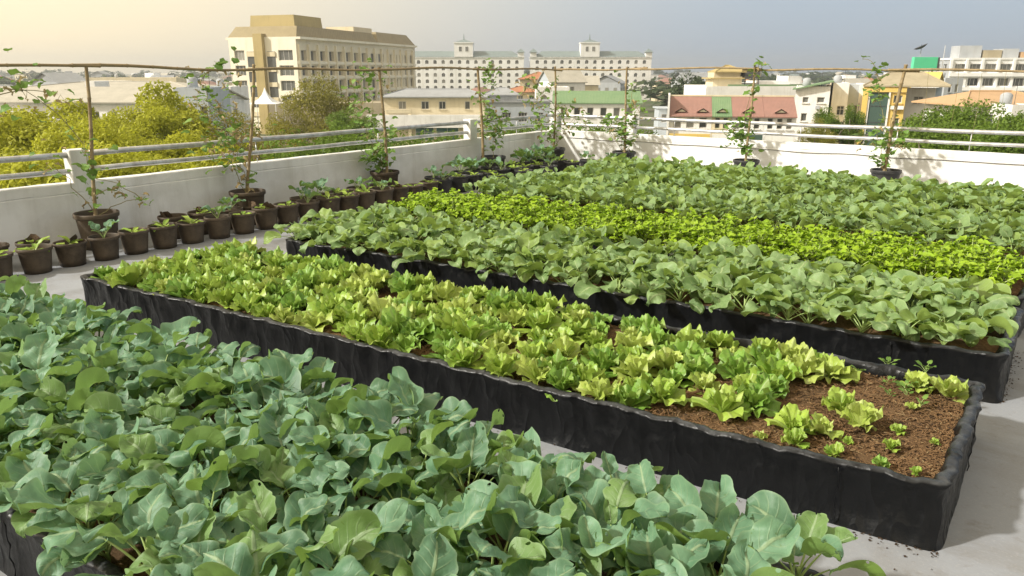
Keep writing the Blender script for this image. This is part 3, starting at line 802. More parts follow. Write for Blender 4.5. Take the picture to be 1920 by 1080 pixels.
def small_pot(x, y, label, plant='seed', grey=0, group='small plant pots along the left parapet', s=1.0):
    root = empty('plant_pot', (x, y, 0), rnd.uniform(0, 6.28)); root.scale = (s, s, s*rnd.uniform(.95, 1.06)); tag(root, label, 'plant pot', group)
    pm = link('pot', PM[grey], root); link('soil', PS, pm)
    az = rnd.uniform(0, 6.28)
    if plant == 'seed':
        for i in range(rnd.choice((4, 5, 6))): link('leaf', SEED[min(3, i//2)], root, (.01, 0, PH*.86), (0, rnd.uniform(-.2, .2), az+2.4*i), rnd.uniform(1.0, 1.7))
    elif plant == 'collard':
        for i in range(6): link('leaf', rnd.choice(CM['middle' if i < 4 else 'inner']), root, (0, 0, PH*.84), (rnd.uniform(-.2, .2), rnd.uniform(-.1, .3), az+2.4*i), rnd.uniform(.6, .85))
    elif plant == 'big':
        for i in range(8): link('leaf', rnd.choice(CM['outer' if i < 5 else 'middle']), root, (0, 0, PH*.84), (rnd.uniform(-.2, .2), rnd.uniform(-.2, .2), az+2.4*i), rnd.uniform(.8, 1.1))
    if plant in ('husk',) or (plant == 'seed' and rnd.random() < .3):
        for i in range(2): link('husk', HUSK, root, (rnd.uniform(-.08, .08), rnd.uniform(-.08, .08), PH*.85), (rnd.uniform(-.3, .3), 0, rnd.uniform(0, 6.28)), rnd.uniform(.9, 1.3))
    return root
# front row, one pot after another the whole length of the walkway
ystep = 0.338; k = 0
what = ['pale seedling and folded brown husks', 'low lettuce seedling behind a folded husk', 'round young seedling', 'spreading seedling with a bent stem', 'two thin shoots', 'grey-green seedling among dry stalks', 'bright seedling', 'open pale rosette', 'one short sprout', 'small yellow rosette', 'pair of leaning leaves', 'tiny sprout']
y = 2.28
while y < 12.7:
    far = y > 8.9
    nm = ('in the near front row' if y < 4.2 else 'before the second climbing pot' if y < 6.4 else 'before the third climbing pot' if y < 8.9 else 'in the crowded corner')
    small_pot(-8.03+rnd.uniform(-.02, .02), y, ('dark' if far else 'brown') + ' plant pot with ' + what[k % 12] + ' ' + nm, plant='seed' if k % 4 else 'collard', grey=1 if far else 0, s=rnd.uniform(.94, 1.03))
    y += ystep*rnd.uniform(.97, 1.03) if not far else ystep*1.12; k += 1
# back row, with gaps
for i, (y, pl_, lb) in enumerate(((2.3, 'husk', 'brown pot holding folded husks at the near end of the back row'), (2.72, 'husk', 'brown pot of dry husks behind the second front pot'), (4.62, 'husk', 'brown pot with dry stalks just past the big near pot'), (4.98, 'seed', 'brown back row pot with one drooping seedling'),
        (5.36, 'collard', 'brown back row pot with a leafy green plant against the wall'), (5.68, 'husk', 'brown back row pot of dry leaf stubs'), (6.75, 'big', 'brown pot with a broad leafy plant past the second climbing pot'), (7.12, 'seed', 'brown back row pot with a small seedling in mid row'), (7.5, 'collard', 'brown back row pot with green leaves before the bushy pot'),
        (9.45, 'seed', 'dark back pot with a thin sprout beyond the bushy pot'), (9.85, 'big', 'dark back pot with broad dark green leaves'), (10.25, 'big', 'dark back pot with rounded green leaves against the wall'), (10.65, 'collard', 'dark back pot with a tidy green plant before the fourth post'), (11.4, 'seed', 'dark back pot with yellow-green shoots'), (11.85, 'big', 'dark back pot with big bluish leaves'), (12.3, 'big', 'dark back pot with big dark leaves by the corner'), (12.65, 'collard', 'dark back pot with upright leaves by the corner'))):
    small_pot(-8.42+rnd.uniform(-.03, .03), y, lb, pl_, 1 if y > 9 else 0)
for i, (x, y, pl_, lb) in enumerate(((-7.62, 12.2, 'seed', 'dark pot standing out from the corner cluster'), (-7.6, 12.75, 'collard', 'dark pot with pale leaves in the corner cluster'), (-7.25, 12.45, 'seed', 'dark pot at the edge of the corner cluster nearest the collards'), (-7.2, 12.95, 'collard', 'dark pot with green leaves under the far parapet'), (-6.75, 12.7, 'husk', 'dark pot with dry leaves past the corner cluster'), (-6.3, 12.75, 'seed', 'last dark pot along the far parapet'),
        (-7.68, 11.5, 'collard', 'grey pot with bright shoots in front of the corner cluster'), (-7.66, 9.9, 'seed', 'small grey pot set out in the walkway before the dark cluster'), (-7.68, 10.7, 'seed', 'grey pot with a spiky plant in the walkway'))):
    small_pot(x, y, lb, pl_, 1)
for i, (y, pl_, lb) in enumerate(((3.05, 'seed', 'brown back row pot with a seedling left of the first big pot'), (6.42, 'collard', 'brown back row pot with leaves just past the second climbing pot'), (7.85, 'seed', 'brown back row pot with a sprout touching the bushy pot'), (9.1, 'collard', 'dark back pot with leaves right after the bushy pot'), (10.05, 'big', 'dark back pot overlapped by broad leaves in the crowded run'), (11.6, 'big', 'dark back pot with wide leaves beyond the fourth climbing pot'), (12.05, 'collard', 'dark back pot squeezed between two leafy ones near the corner'))):
    small_pot(-8.36, y+.02, lb, pl_, 1 if y > 9 else 0, s=.95)

# ------------------------------------------------------------------ climbing pots, bamboo
def bamboo_tube(a, b, r0, r1, name, parent=None, seg=0.28, wob=0.012, rnd=random):
    a = Vector(a); b = Vector(b); L = (b-a).length; n = max(2, int(L/seg)); pts = []; rad = []
    ph = rnd.uniform(0, 6)
    for i in range(n+1):
        t_ = i/n; p = a.lerp(b, t_) + Vector((wob*math.sin(t_*5+ph), wob*math.cos(t_*4+ph), wob*1.2*math.sin(t_*6+ph*2)))
        r = r0*(1-t_)+r1*t_
        for dt, k in ((-.012, 1.0), (0, 1.25), (.012, 1.0)):
            q = p + (b-a).normalized()*dt*1.0
            pts.append(q); rad.append(r*k)
    mb = MB(); mb.tube(pts, rad, 8); return mb.build(name, M_BAM, parent, smooth=True)
VL = [to_mesh(a, 'leaf', [M_VINE, M_VSTEM], rs.random()) for a in [leaf_arr(rs, L=rs.uniform(.08, .10), W=rs.uniform(.075, .1), pet=.03, e0=e, bend=1.0, cup=.15, wave=.006, nu=4, nv=4, shape='heart', pw=.0015) for e in (-.3, .1, .4, .7, 1.0)]]
VD = [to_mesh(a, 'leaf', [M_DRY, M_VSTEM], rs.random()) for a in [leaf_arr(rs, L=rs.uniform(.06, .09), W=rs.uniform(.03, .06), pet=.02, e0=e, bend=1.8, cup=.8, wave=.01, nu=4, nv=4, shape='heart', pw=.0015) for e in (-.9, -.4, .2)]]
rnd = random.Random(31)
def climber(x, y, label, plabel, along, clusters, grey=0, dry=0.15, s=1.0, post=True, ptop=1.97, potz=True, stakes=(), pt=None):
    """big pot + plant; clusters: (offset along the wall, out from the wall, z, spread, count)"""
    root = empty('climbing_plant_pot', (x, y, 0)); root.scale = (1, 1, 1); tag(root, label, 'potted climber', 'big pots with climbing plants')
    pm = link('pot', BM[grey], root, scale=s); link('soil', BS, pm)
    sz = BH*s*.88
    ax, ay = along
    prev = Vector((0, 0, sz))
    pos = [Vector((c[0]*ax - c[1]*ay, c[0]*ay + c[1]*ax, c[2])) for c in clusters]
    st = MB()
    for i, (p, c) in enumerate(zip(pos, clusters)):
        base = Vector((0, 0, sz)) if (i == 0 or p.z < pos[i-1].z+0.05) and p.z < 1.2 else (pos[i-1] if (pos[i-1]-p).length < .9 else Vector((0, 0, min(p.z-.1, 1.5))))
        pts = [base.lerp(p, k/6) + Vector((rnd.uniform(-.03, .03), rnd.uniform(-.03, .03), .05*math.sin(k/6*math.pi)+rnd.uniform(-.01, .01)))*(1 if 0 < k < 6 else 0) for k in range(7)]
        st.tube(pts, [.006*(1-.08*k) for k in range(7)], 5, False)
        for j in range(max(1, c[4]//6)):
            q = p + Vector([rnd.gauss(0, c[3]*.8) for _ in range(3)])
            st.tube([p.lerp(q, 0) - Vector((0, 0, c[3]*.6)), p.lerp(q, .5)+Vector((0, 0, .02)), q], [.003, .0025, .002], 4, False)
        for j in range(int(c[4]*1.65)):
            q = p + Vector((rnd.gauss(0, c[3])*.9, rnd.gauss(0, c[3])*.9, rnd.gauss(0, c[3])*1.1))
            if q.z < sz+.02: q.z = sz + rnd.uniform(.02, .12)
            lm = rnd.choice(VD) if rnd.random() < dry else rnd.choice(VL)
            link('leaf', lm, root, q, (rnd.uniform(-.6, .6), rnd.uniform(-.5, .5), rnd.uniform(0, 6.28)), rnd.uniform(.55, 1.35))
    for (a, b, c, d) in stakes:
        st.tube([(a*ax, a*ay, sz), (c*ax-.0, c*ay, d)], .006, 5)
    st.build('stem', M_VSTEM, root, smooth=True)
    if post:
        o = bamboo_tube((x, y, sz-.03), (*(pt or (x, y)), ptop), .022, .018, 'bamboo_post', rnd=rnd)
        tag(o, plabel, 'bamboo post', 'bamboo posts of the trellis')
LX, FY = -8.62, 13.28
AL, AF = (0, 1), (1, 0)
climber(LX, 3.85, 'brown pot with a sparse climber drooping over one side, first from the near end', 'bamboo post rising from the first pot, by the white rail pillar', AL,
        [(.0, .03, .55, .05, 6), (.22, -.1, .62, .05, 6), (.45, -.16, .5, .04, 6), (.02, 0, .78, .07, 9), (0, .05, 1.15, .10, 8), (-.5, 0, 1.72, .12, 14), (-.85, 0, 1.66, .12, 12), (-.2, 0, 1.68, .08, 6), (-.35, .03, .95, .10, 8)], dry=.35, pt=(LX, 3.97))
climber(LX-.02, 5.80, 'brown pot with a tangled half-dry climber, second along the left parapet', 'bamboo post wrapped by a half-dry climber', AL,
        [(0, .02, .55, .06, 8), (-.08, .05, .78, .07, 8), (.05, .05, 1.0, .14, 30), (-.25, .05, 1.1, .16, 26), (-.2, .05, 1.35, .16, 22), (-.45, 0, 1.55, .14, 16), (-.45, 0, 1.85, .1, 12), (-.1, 0, 1.9, .08, 8), (-.35, 0, .95, .1, 10)], dry=.4, pt=(LX, 6.06))
climber(LX-.05, 8.32, 'brown pot with a low bushy green plant, third along the left parapet', 'bamboo post behind the low bushy plant', AL,
        [(-.05, .05, .56, .11, 44), (-.2, .05, .60, .08, 18), (.12, .03, .85, .09, 12), (.0, 0, 1.1, .1, 10), (-.45, 0, 1.35, .12, 18), (-.4, 0, 1.65, .13, 16), (-.35, 0, 1.05, .12, 12), (.05, 0, 1.75, .1, 8), (-.3, 0, 1.93, .08, 6)], dry=.1, post=False)
o = bamboo_tube((-8.6, 8.30, .3), (-8.6, 8.26, 1.97), .024, .02, 'bamboo_post'); tag(o, 'bamboo post between the bushy pot and the cream building behind', 'bamboo post', 'bamboo posts of the trellis')
climber(LX, 11.05, 'dark wide pot with leaves bunched at rail height, fourth along the left parapet', 'darker bamboo post', AL,
        [(.0, .02, .52, .05, 6), (.02, 0, .72, .08, 10), (.15, 0, .95, .13, 34), (-.15, 0, 1.02, .13, 22), (-.1, 0, 1.25, .1, 12), (-.35, 0, 1.45, .12, 12), (.0, 0, 1.72, .08, 10), (-.2, 0, 1.92, .07, 8), (.05, 0, 1.99, .05, 6)], grey=1, post=False)
o = bamboo_tube((-8.6, 10.72, .3), (-8.6, 10.62, 1.98), .026, .021, 'bamboo_post'); tag(o, 'dark bamboo post beside the second rail pillar', 'bamboo post', 'bamboo posts of the trellis')
climber(-8.58, 13.04, 'dark pot in the very corner under a tangled climber', 'bamboo post in the corner of the parapets', AL,
        [(-.1, 0, .55, .08, 12), (.0, 0, .75, .12, 18), (-.25, 0, 1.0, .14, 22), (.1, -.1, 1.05, .15, 24), (-.5, 0, 1.5, .16, 18), (-.9, 0, 1.6, .16, 16), (-.65, 0, 1.3, .14, 12), (-.2, 0, 1.7, .1, 6), (.1, -.4, 1.0, .14, 16)], grey=1, dry=.35, ptop=1.99)
climber(-7.09, FY, 'dark pot with a twiggy climber, left of three along the far parapet', 'pale bamboo post, left one along the far parapet', AF,
        [(.05, 0, .55, .07, 14), (-.05, 0, .72, .12, 24), (.15, 0, .95, .13, 26), (-.2, 0, .95, .12, 16), (.3, 0, 1.15, .1, 10), (.12, 0, 1.3, .08, 6), (.1, 0, 1.7, .1, 8), (-.45, 0, .95, .08, 8)], grey=1, ptop=1.97, stakes=((0, 0, -.35, .78), (0, 0, .3, .72)))
climber(-4.63, FY-.02, 'dark pot with drooping lobed leaves, middle one along the far parapet', 'bamboo post topped by a small leafy tip, middle of the far parapet', AF,
        [(-.02, 0, .56, .08, 16), (-.2, 0, .78, .13, 34), (-.32, 0, .95, .11, 22), (-.1, 0, 1.0, .1, 16), (.0, 0, 1.62, .05, 5), (.05, 0, 1.9, .05, 6), (.12, 0, 2.03, .05, 6), (.02, 0, 1.4, .06, 3)], grey=1, ptop=2.0, dry=.05)
climber(-2.34, FY-.06, 'dark pot with a tall thin climber, right one along the far parapet', 'bamboo post in front of the yellow and green building', AF,
        [(-.05, 0, .55, .06, 10), (-.02, 0, .72, .1, 16), (.12, 0, .85, .11, 22), (-.2, 0, .9, .1, 14), (-.12, 0, 1.15, .08, 6), (-.25, 0, 1.55, .1, 12), (-.3, 0, 1.75, .1, 12), (-.35, 0, 1.93, .07, 9), (-.55, 0, 2.1, .03, 2)], grey=1, post=False)
o = bamboo_tube((-2.38, FY-.05, .3), (-2.28, FY, 2.0), .028, .024, 'bamboo_post'); tag(o, 'bamboo post in front of the yellow and green building', 'bamboo post', 'bamboo posts of the trellis')
for (a, b, lb) in (((-8.6, .6, 1.93), (-8.6, 4.1, 1.955), 'bamboo rail at the near end of the trellis'), ((-8.6, 3.85, 1.96), (-8.6, 6.15, 1.93), 'bamboo rail between the first two posts'), ((-8.58, 5.9, 1.925), (-8.6, 8.4, 1.945), 'bamboo rail crossing in front of the beige offices'),
                   ((-8.6, 8.15, 1.95), (-8.6, 10.85, 1.955), 'bamboo rail leading up to the dark post'), ((-8.6, 10.5, 1.96), (-8.58, 13.3, 1.935), 'bamboo rail running into the corner'), ((-8.7, 13.3, 1.935), (-6.7, 13.3, 1.965), 'bamboo rail from the corner along the far side'),
                   ((-7.1, 13.28, 1.965), (-4.5, 13.28, 1.955), 'bamboo rail across the far city view'), ((-4.85, 13.3, 1.945), (-2.1, 13.3, 1.92), 'bamboo rail in front of the white flats'), ((-2.5, 13.27, 1.925), (.8, 13.27, 1.90), 'bamboo rail at the right end, crossing the grey apartments')):
    o = bamboo_tube(a, b, .0185, .0145, 'bamboo_rail', wob=.014, rnd=rnd); tag(o, lb, 'bamboo rail', 'horizontal bamboo rails of the trellis')
for i, (x, d) in enumerate(((-1.95, .9), (-1.55, .75), (-1.25, 1.0), (-.95, .85))):
    mb = MB(); mb.tube([(x, FY, 1.92), (x+.02, FY+.01, 1.92-d*.5), (x+.01, FY, 1.92-d)], .0022, 4); o = mb.build('string', M_VSTEM)
    tag(o, 'thin string hanging from the right end of the bamboo rail', 'string', 'strings hanging from the bamboo')

# ------------------------------------------------------------------ trees
def treemat(name, c1, c2):
    t = NT(name)
    at = t.n('ShaderNodeAttribute'); at.attribute_name = 'rnd'
    col = t.mix(at.outputs['Fac'], c1, c2)
    col = t.mix(t.math('MULTIPLY', t.ramp(t.noise(0.9, 3), .4, .65), .5), col, tuple(v*1.35 for v in c2))
    m = t.fin(col, 0.6, spec=0.3)
    tr = t.n('ShaderNodeBsdfTranslucent'); t.l(col, tr.inputs['Color'])
    ms = t.n('ShaderNodeMixShader'); ms.inputs[0].default_value = .42
    t.l(t.p.outputs[0], ms.inputs[1]); t.l(tr.outputs[0], ms.inputs[2]); t.l(ms.outputs[0], t.out.inputs[0])
    return m
M_TY = treemat('glow_tinted_foliage', (0.28, 0.30, 0.02), (0.48, 0.49, 0.04))  # warm glow from the left painted into the leaf colour
M_TO = treemat('olive_foliage', (0.15, 0.15, 0.02), (0.27, 0.25, 0.04))
M_TG = treemat('green_foliage', (0.075, 0.13, 0.014), (0.17, 0.26, 0.03))
M_TD = treemat('dark_foliage', (0.03, 0.055, 0.02), (0.07, 0.10, 0.035))
t = NT('bark'); M_BARK = t.fin(t.mix(t.noise(6, 5, vec=(1, 1, .2)), (0.10, 0.08, 0.055), (0.20, 0.17, 0.13)), .9)
def crown_np(seed, n, ry, lz, leaf, clumps=26):
    """unit crown: radius about 1 in x,y; height lz; centred on 0"""
    g = np.random.default_rng(seed)
    c = g.standard_normal((clumps, 3)); c /= np.linalg.norm(c, axis=1)[:, None]
    c *= (g.uniform(.35, .85, clumps)**.7)[:, None]; c[:, 2] *= lz
    cr = g.uniform(.22, .42, clumps)
    k = g.integers(0, clumps, n)
    d = g.standard_normal((n, 3)); d /= np.linalg.norm(d, axis=1)[:, None]
    rr = g.uniform(.3, 1.0, n)**.5
    p = c[k] + d*(cr[k]*rr)[:, None]*np.array((1, 1, .8))
    # leaf quads
    nrm = d*0.6 + g.standard_normal((n, 3))*.6 + np.array((0, 0, .5)); nrm /= np.linalg.norm(nrm, axis=1)[:, None]
    a = np.cross(nrm, g.standard_normal((n, 3))); a /= np.linalg.norm(a, axis=1)[:, None]; b = np.cross(nrm, a)
    s = leaf*g.uniform(.6, 1.3, n)[:, None]
    V = np.stack([p-a*s, p-b*s*.45+nrm*s*.12, p+a*s, p+b*s*.45+nrm*s*.12], 1).reshape(-1, 3)
    F = np.arange(n*4).reshape(-1, 4)
    r = np.repeat(np.clip(g.random(n)*.6 + (k % 5)/5*.4, 0, 1), 4)
    return V, F, r
TREES = {}
def tree_meshes(key, mat, seed, n, lz, leaf):
    V, F, r = crown_np(seed, n, 1, lz, leaf)
    TREES[key] = np_mesh('crown', V, F, mat, rnd=r, smooth=False)
for i in range(4):
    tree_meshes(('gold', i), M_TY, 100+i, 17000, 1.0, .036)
    tree_meshes(('green', i), M_TG, 200+i, 15000, .85, .036)
    tree_meshes(('olive', i), M_TO, 300+i, 11000, 1.15, .032)
for i in range(2):
    tree_meshes(('dark', i), M_TD, 400+i, 2600, .9, .075)
    tree_meshes(('far', i), M_TG, 500+i, 2200, .8, .08)
    tree_meshes(('fargold', i), M_TO, 600+i, 2200, .8, .08)
def trunk_mesh(seed):
    g = random.Random(seed); mb = MB()
    mb.tube([(0, 0, 0), (.03, .02, .3), (.0, .05, .62), (.04, .03, .85)], [.05, .038, .028, .012], 8)
    for k in range(6):
        a = k*1.1+g.random(); z0 = g.uniform(.45, .7)
        mb.tube([(0, .03, z0), (.12*math.cos(a), .12*math.sin(a), z0+.12), (.26*math.cos(a), .26*math.sin(a), z0+.2+g.uniform(0, .1))], [.02, .013, .005], 6)
    return mb.mesh('trunk', M_BARK, True)
TRK = [trunk_mesh(i) for i in range(3)]
rnd = random.Random(77)
def tree(px, ytop, F, rad, kind, label, group=None, name='tree', zs=1.0):
    zt = zat(ytop, F); r = rat(px, F, zt); x, y = HF(r, F); H = zt-GZ
    i = rnd.randrange(4 if kind in ('gold', 'green', 'olive') else 2)
    root = empty(name, (x, y, GZ), rnd.uniform(0, 6.28)); tag(root, label, 'tree', group)
    link('trunk', TRK[i % 3], root, scale=(H*.5, H*.5, H*.95))
    link('crown', TREES[(kind, i)], root, (0, 0, H-rad*zs*.86), (0, 0, rnd.uniform(0, 6)), (rad, rad, rad*zs))
    return root
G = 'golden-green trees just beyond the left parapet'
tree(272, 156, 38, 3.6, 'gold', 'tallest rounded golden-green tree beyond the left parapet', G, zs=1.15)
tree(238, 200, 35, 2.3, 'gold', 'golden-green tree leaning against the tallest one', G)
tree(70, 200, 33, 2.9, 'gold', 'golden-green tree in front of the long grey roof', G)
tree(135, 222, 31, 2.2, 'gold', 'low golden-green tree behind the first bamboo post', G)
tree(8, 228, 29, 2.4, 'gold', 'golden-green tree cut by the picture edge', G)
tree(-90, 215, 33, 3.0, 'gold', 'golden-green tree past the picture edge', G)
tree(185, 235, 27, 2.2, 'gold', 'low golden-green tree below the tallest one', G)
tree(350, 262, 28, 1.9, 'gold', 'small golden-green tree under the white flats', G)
tree(410, 208, 48, 3.0, 'olive', 'olive tree between the white flats and the offices')
tree(455, 222, 40, 2.3, 'olive', 'olive bush-like tree behind the second bamboo post')
tree(520, 238, 38, 2.2, 'olive', 'low olive tree in front of the office base')
tree(602, 166, 72, 4.6, 'olive', 'broad olive tree rising before the office building', zs=.95)
tree(560, 200, 66, 2.8, 'olive', 'olive tree at the left foot of the broad one')
tree(655, 205, 62, 2.4, 'green', 'green tree between the offices and the cream house')
GB = 'tree tops seen between the rails of the left parapet'
TL = ['behind the left end of the rails', 'left of the first rail pillar', 'at the left picture edge below the rails', 'just right of the first rail pillar', 'below the tallest golden tree', 'between the tallest golden tree and the second post', 'under the second bamboo post', 'right of the second bamboo post', 'below the broad olive tree', 'left of the third bamboo post', 'right of the third bamboo post', 'below the cream house', 'left of the second rail pillar', 'right of the second rail pillar', 'left of the corner post', 'just right of the corner', 'below the green roofed hall', 'right of the green roofed hall']
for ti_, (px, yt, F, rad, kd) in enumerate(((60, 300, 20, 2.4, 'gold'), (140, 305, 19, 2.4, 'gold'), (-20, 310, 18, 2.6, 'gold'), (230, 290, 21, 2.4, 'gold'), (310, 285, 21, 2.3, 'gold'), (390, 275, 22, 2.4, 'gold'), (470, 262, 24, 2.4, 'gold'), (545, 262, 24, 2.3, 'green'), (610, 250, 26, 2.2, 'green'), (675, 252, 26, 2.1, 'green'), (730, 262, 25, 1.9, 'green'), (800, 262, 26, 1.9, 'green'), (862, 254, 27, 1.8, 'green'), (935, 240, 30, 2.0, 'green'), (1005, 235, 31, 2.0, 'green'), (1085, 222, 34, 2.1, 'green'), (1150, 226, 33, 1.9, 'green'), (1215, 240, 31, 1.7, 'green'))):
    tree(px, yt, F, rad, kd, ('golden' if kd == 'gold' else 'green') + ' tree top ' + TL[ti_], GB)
GR = 'green trees beyond the far parapet at its right end'
for (px, yt, F, rad, lb) in ((1742, 210, 44, 2.6, 'green tree at the left of the right-hand clump'), (1800, 200, 43, 2.8, 'green tree under the tan hip roof'), (1868, 196, 41, 2.8, 'broad green tree before the tan roofed house'), (1940, 200, 39, 3.0, 'green tree cut by the picture edge at the right'), (1700, 238, 38, 2.0, 'low green tree below the white hip roofed house'), (1775, 232, 36, 2.4, 'low green tree in front of the clump'), (1850, 232, 35, 2.4, 'low green tree under the broad one'), (1920, 240, 33, 2.4, 'low green tree at the rail by the picture edge'), (1990, 215, 38, 2.6, 'green tree past the right picture edge')):
    tree(px, yt, F, rad, 'green', lb, GR)
tree(1553, 205, 62, 1.4, 'green', 'slim green tree before the white flats with the shed roof', zs=1.5)
tree(1602, 202, 62, 1.2, 'green', 'slim green tree beside the yellow framed building', zs=1.7)
tree(1535, 228, 56, 1.5, 'olive', 'short olive tree at the foot of the white flats')
tree(1300, 262, 34, 1.7, 'green', 'low green tree top under the red roofed shophouses')
tree(1375, 258, 34, 1.5, 'green', 'green tree top behind the drooping climber')
tree(1298, 131, 170, 5.0, 'dark', 'dark rounded tree standing above the far rooftops')
tree(1320, 150, 150, 4.5, 'dark', 'dark tree below the rounded one in the far city')

# ------------------------------------------------------------------ buildings
WM = {}
def win_mesh(w, h, style='plain', frame=M_FRAME, glass=M_GLASS):
    key = (round(w, 2), round(h, 2), style, frame.name, glass.name)
    if key in WM: return WM[key]
    mb = MB(); f = min(.09, w*.1)
    mb.cur = 0
    mb.box(0, w, -.04, .05, 0, f); mb.box(0, w, -.04, .05, h-f, h)
    mb.box(0, f, -.04, .05, f, h-f); mb.box(w-f, w, -.04, .05, f, h-f)
    if style in ('plain', 'arch') and w > 1.0: mb.box(w/2-f*.4, w/2+f*.4, -.035, .04, f, h-f)
    if style == 'triple':
        for k in (1, 2): mb.box(w*k/3-f*.4, w*k/3+f*.4, -.035, .04, f, h-f)
    if style == 'grid':
        nn = max(2, int(w/1.2))
        for k in range(1, nn): mb.box(w*k/nn-f*.3, w*k/nn+f*.3, -.035, .04, f, h-f)
        mb.box(f, w-f, -.03, .035, h*.62, h*.62+f*.6)
    pm = MB(); pm.add([(f, .02, f), (w-f, .02, f), (w-f, .02, h-f), (f, .02, h-f)], [(0, 1, 2, 3)])
    WM[key] = (mb.mesh('window', [frame]), pm.mesh('pane', [glass])); return WM[key]
def put_window(w, h, parent, loc, ang, style='plain', frame=M_FRAME, glass=M_GLASS, name='window'):
    a, b = win_mesh(w, h, style, frame, glass)
    o = link(name, a, parent, loc, (0, 0, ang)); link('pane', b, o); return o
def facade(parent, o, ang, width, z0, z1, cols, rows, mat, reveal=.25, style='plain', skip=None, glass=M_GLASS, frame=M_FRAME, sill=False, arch=False, wname='wall'):
    """wall with true openings; o=(x,y) start, ang direction of the wall run, outward side is to its right"""
    xs = sorted({0.0, width} | {v for c in cols for v in c}); zs = sorted({z0, z1} | {v for r_ in rows for v in r_})
    u = Vector((math.cos(ang), math.sin(ang))); inn = Vector((-u.y, u.x))
    def W(x, d, z): p = Vector(o) + u*x + inn*d; return (p.x, p.y, z)
    mb = MB()
    colset = {(round(a, 4), round(b, 4)) for a, b in cols}; rowset = {(round(a, 4), round(b, 4)) for a, b in rows}
    for i in range(len(xs)-1):
        for j in range(len(zs)-1):
            a, b, c, d = xs[i], xs[i+1], zs[j], zs[j+1]
            hole = (round(a, 4), round(b, 4)) in colset and (round(c, 4), round(d, 4)) in rowset and not (skip and skip(i, j, a, c))
            if not hole: mb.add([W(a, 0, c), W(b, 0, c), W(b, 0, d), W(a, 0, d)], [(0, 1, 2, 3)])
            else:
                r_ = reveal
                mb.add([W(a, 0, c), W(b, 0, c), W(b, 0, d), W(a, 0, d), W(a, r_, c), W(b, r_, c), W(b, r_, d), W(a, r_, d)],
                       [(0, 4, 5, 1), (1, 5, 6, 2), (2, 6, 7, 3), (3, 7, 4, 0)])
                if arch:      # corner fillets that turn the head into a round arch
                    w = b-a; rr = w/2; n = 5
                    for sgn in (0, 1):
                        vs = [W(a if sgn == 0 else b, 0, d)]
                        for k in range(n+1):
                            th = math.pi/2*k/n; xx = rr-rr*math.cos(th); zz = d-rr+rr*math.sin(th)
                            vs.append(W(a+xx if sgn == 0 else b-xx, 0, zz))
                        m = len(mb.v); mb.add(vs, [(0, k+1, k+2) if sgn else (0, k+2, k+1) for k in range(n)])
                p = W(a, reveal, c)
                wo = put_window(b-a, d-c, parent, p, ang, style, frame, glass)
                if sill:
                    sm = MB(); sm.box(-.1, b-a+.1, -.16, 0.0, -.12, -.002)
                    link('sill', sm.mesh('sill', mat), wo, (0, -reveal, 0))
    return mb.build(wname, mat, parent)
def even(x0, x1, n, frac=.5, edge=None):
    p = (x1-x0)/n; return [(x0+p*(i+.5-frac/2), x0+p*(i+.5+frac/2)) for i in range(n)]
def storeys(ztop, pitch, n, h, sill=.9): return [(ztop-pitch*(i+1)+sill, ztop-pitch*(i+1)+sill+h) for i in range(n)]
def flat_roof(parent, x0, x1, y0, y1, z, mat, lip=.5, over=.0, name='roof'):
    mb = MB(); mb.box(x0-over, x1+over, y0-over, y1+over, z, z+.15)
    if lip:
        t_ = .18
        mb.box(x0-over, x1+over, y0-over, y0-over+t_, z+.15, z+lip); mb.box(x0-over, x1+over, y1+over-t_, y1+over, z+.15, z+lip)
        mb.box(x0-over, x0-over+t_, y0-over+t_, y1+over-t_, z+.15, z+lip); mb.box(x1+over-t_, x1+over, y0-over+t_, y1+over-t_, z+.15, z+lip)
    return mb.build(name, mat, parent)
def hip_roof(parent, x0, x1, y0, y1, z, h, mat, over=.5, inset=None, ribs=True):
    x0 -= over; x1 += over; y0 -= over; y1 += over; ins = inset if inset is not None else (y1-y0)/2
    ym = (y0+y1)/2; mb = MB()
    mb.add([(x0, y0, z), (x1, y0, z), (x1, y1, z), (x0, y1, z), (x0+ins, ym, z+h), (x1-ins, ym, z+h), (x0, y0, z-.15), (x1, y0, z-.15), (x1, y1, z-.15), (x0, y1, z-.15)],
           [(0, 1, 5, 4), (1, 2, 5), (2, 3, 4, 5), (3, 0, 4), (6, 7, 1, 0), (7, 8, 2, 1), (8, 9, 3, 2), (9, 6, 0, 3), (9, 8, 7, 6)])
    if ribs:
        for a, b in (((x0, y0, z+.02), (x0+ins, ym, z+h+.03)), ((x1, y0, z+.02), (x1-ins, ym, z+h+.03)), ((x0+ins, ym, z+h+.03), (x1-ins, ym, z+h+.03))): mb.tube([a, b], .09, 5)
    return mb.build('roof', mat, parent)
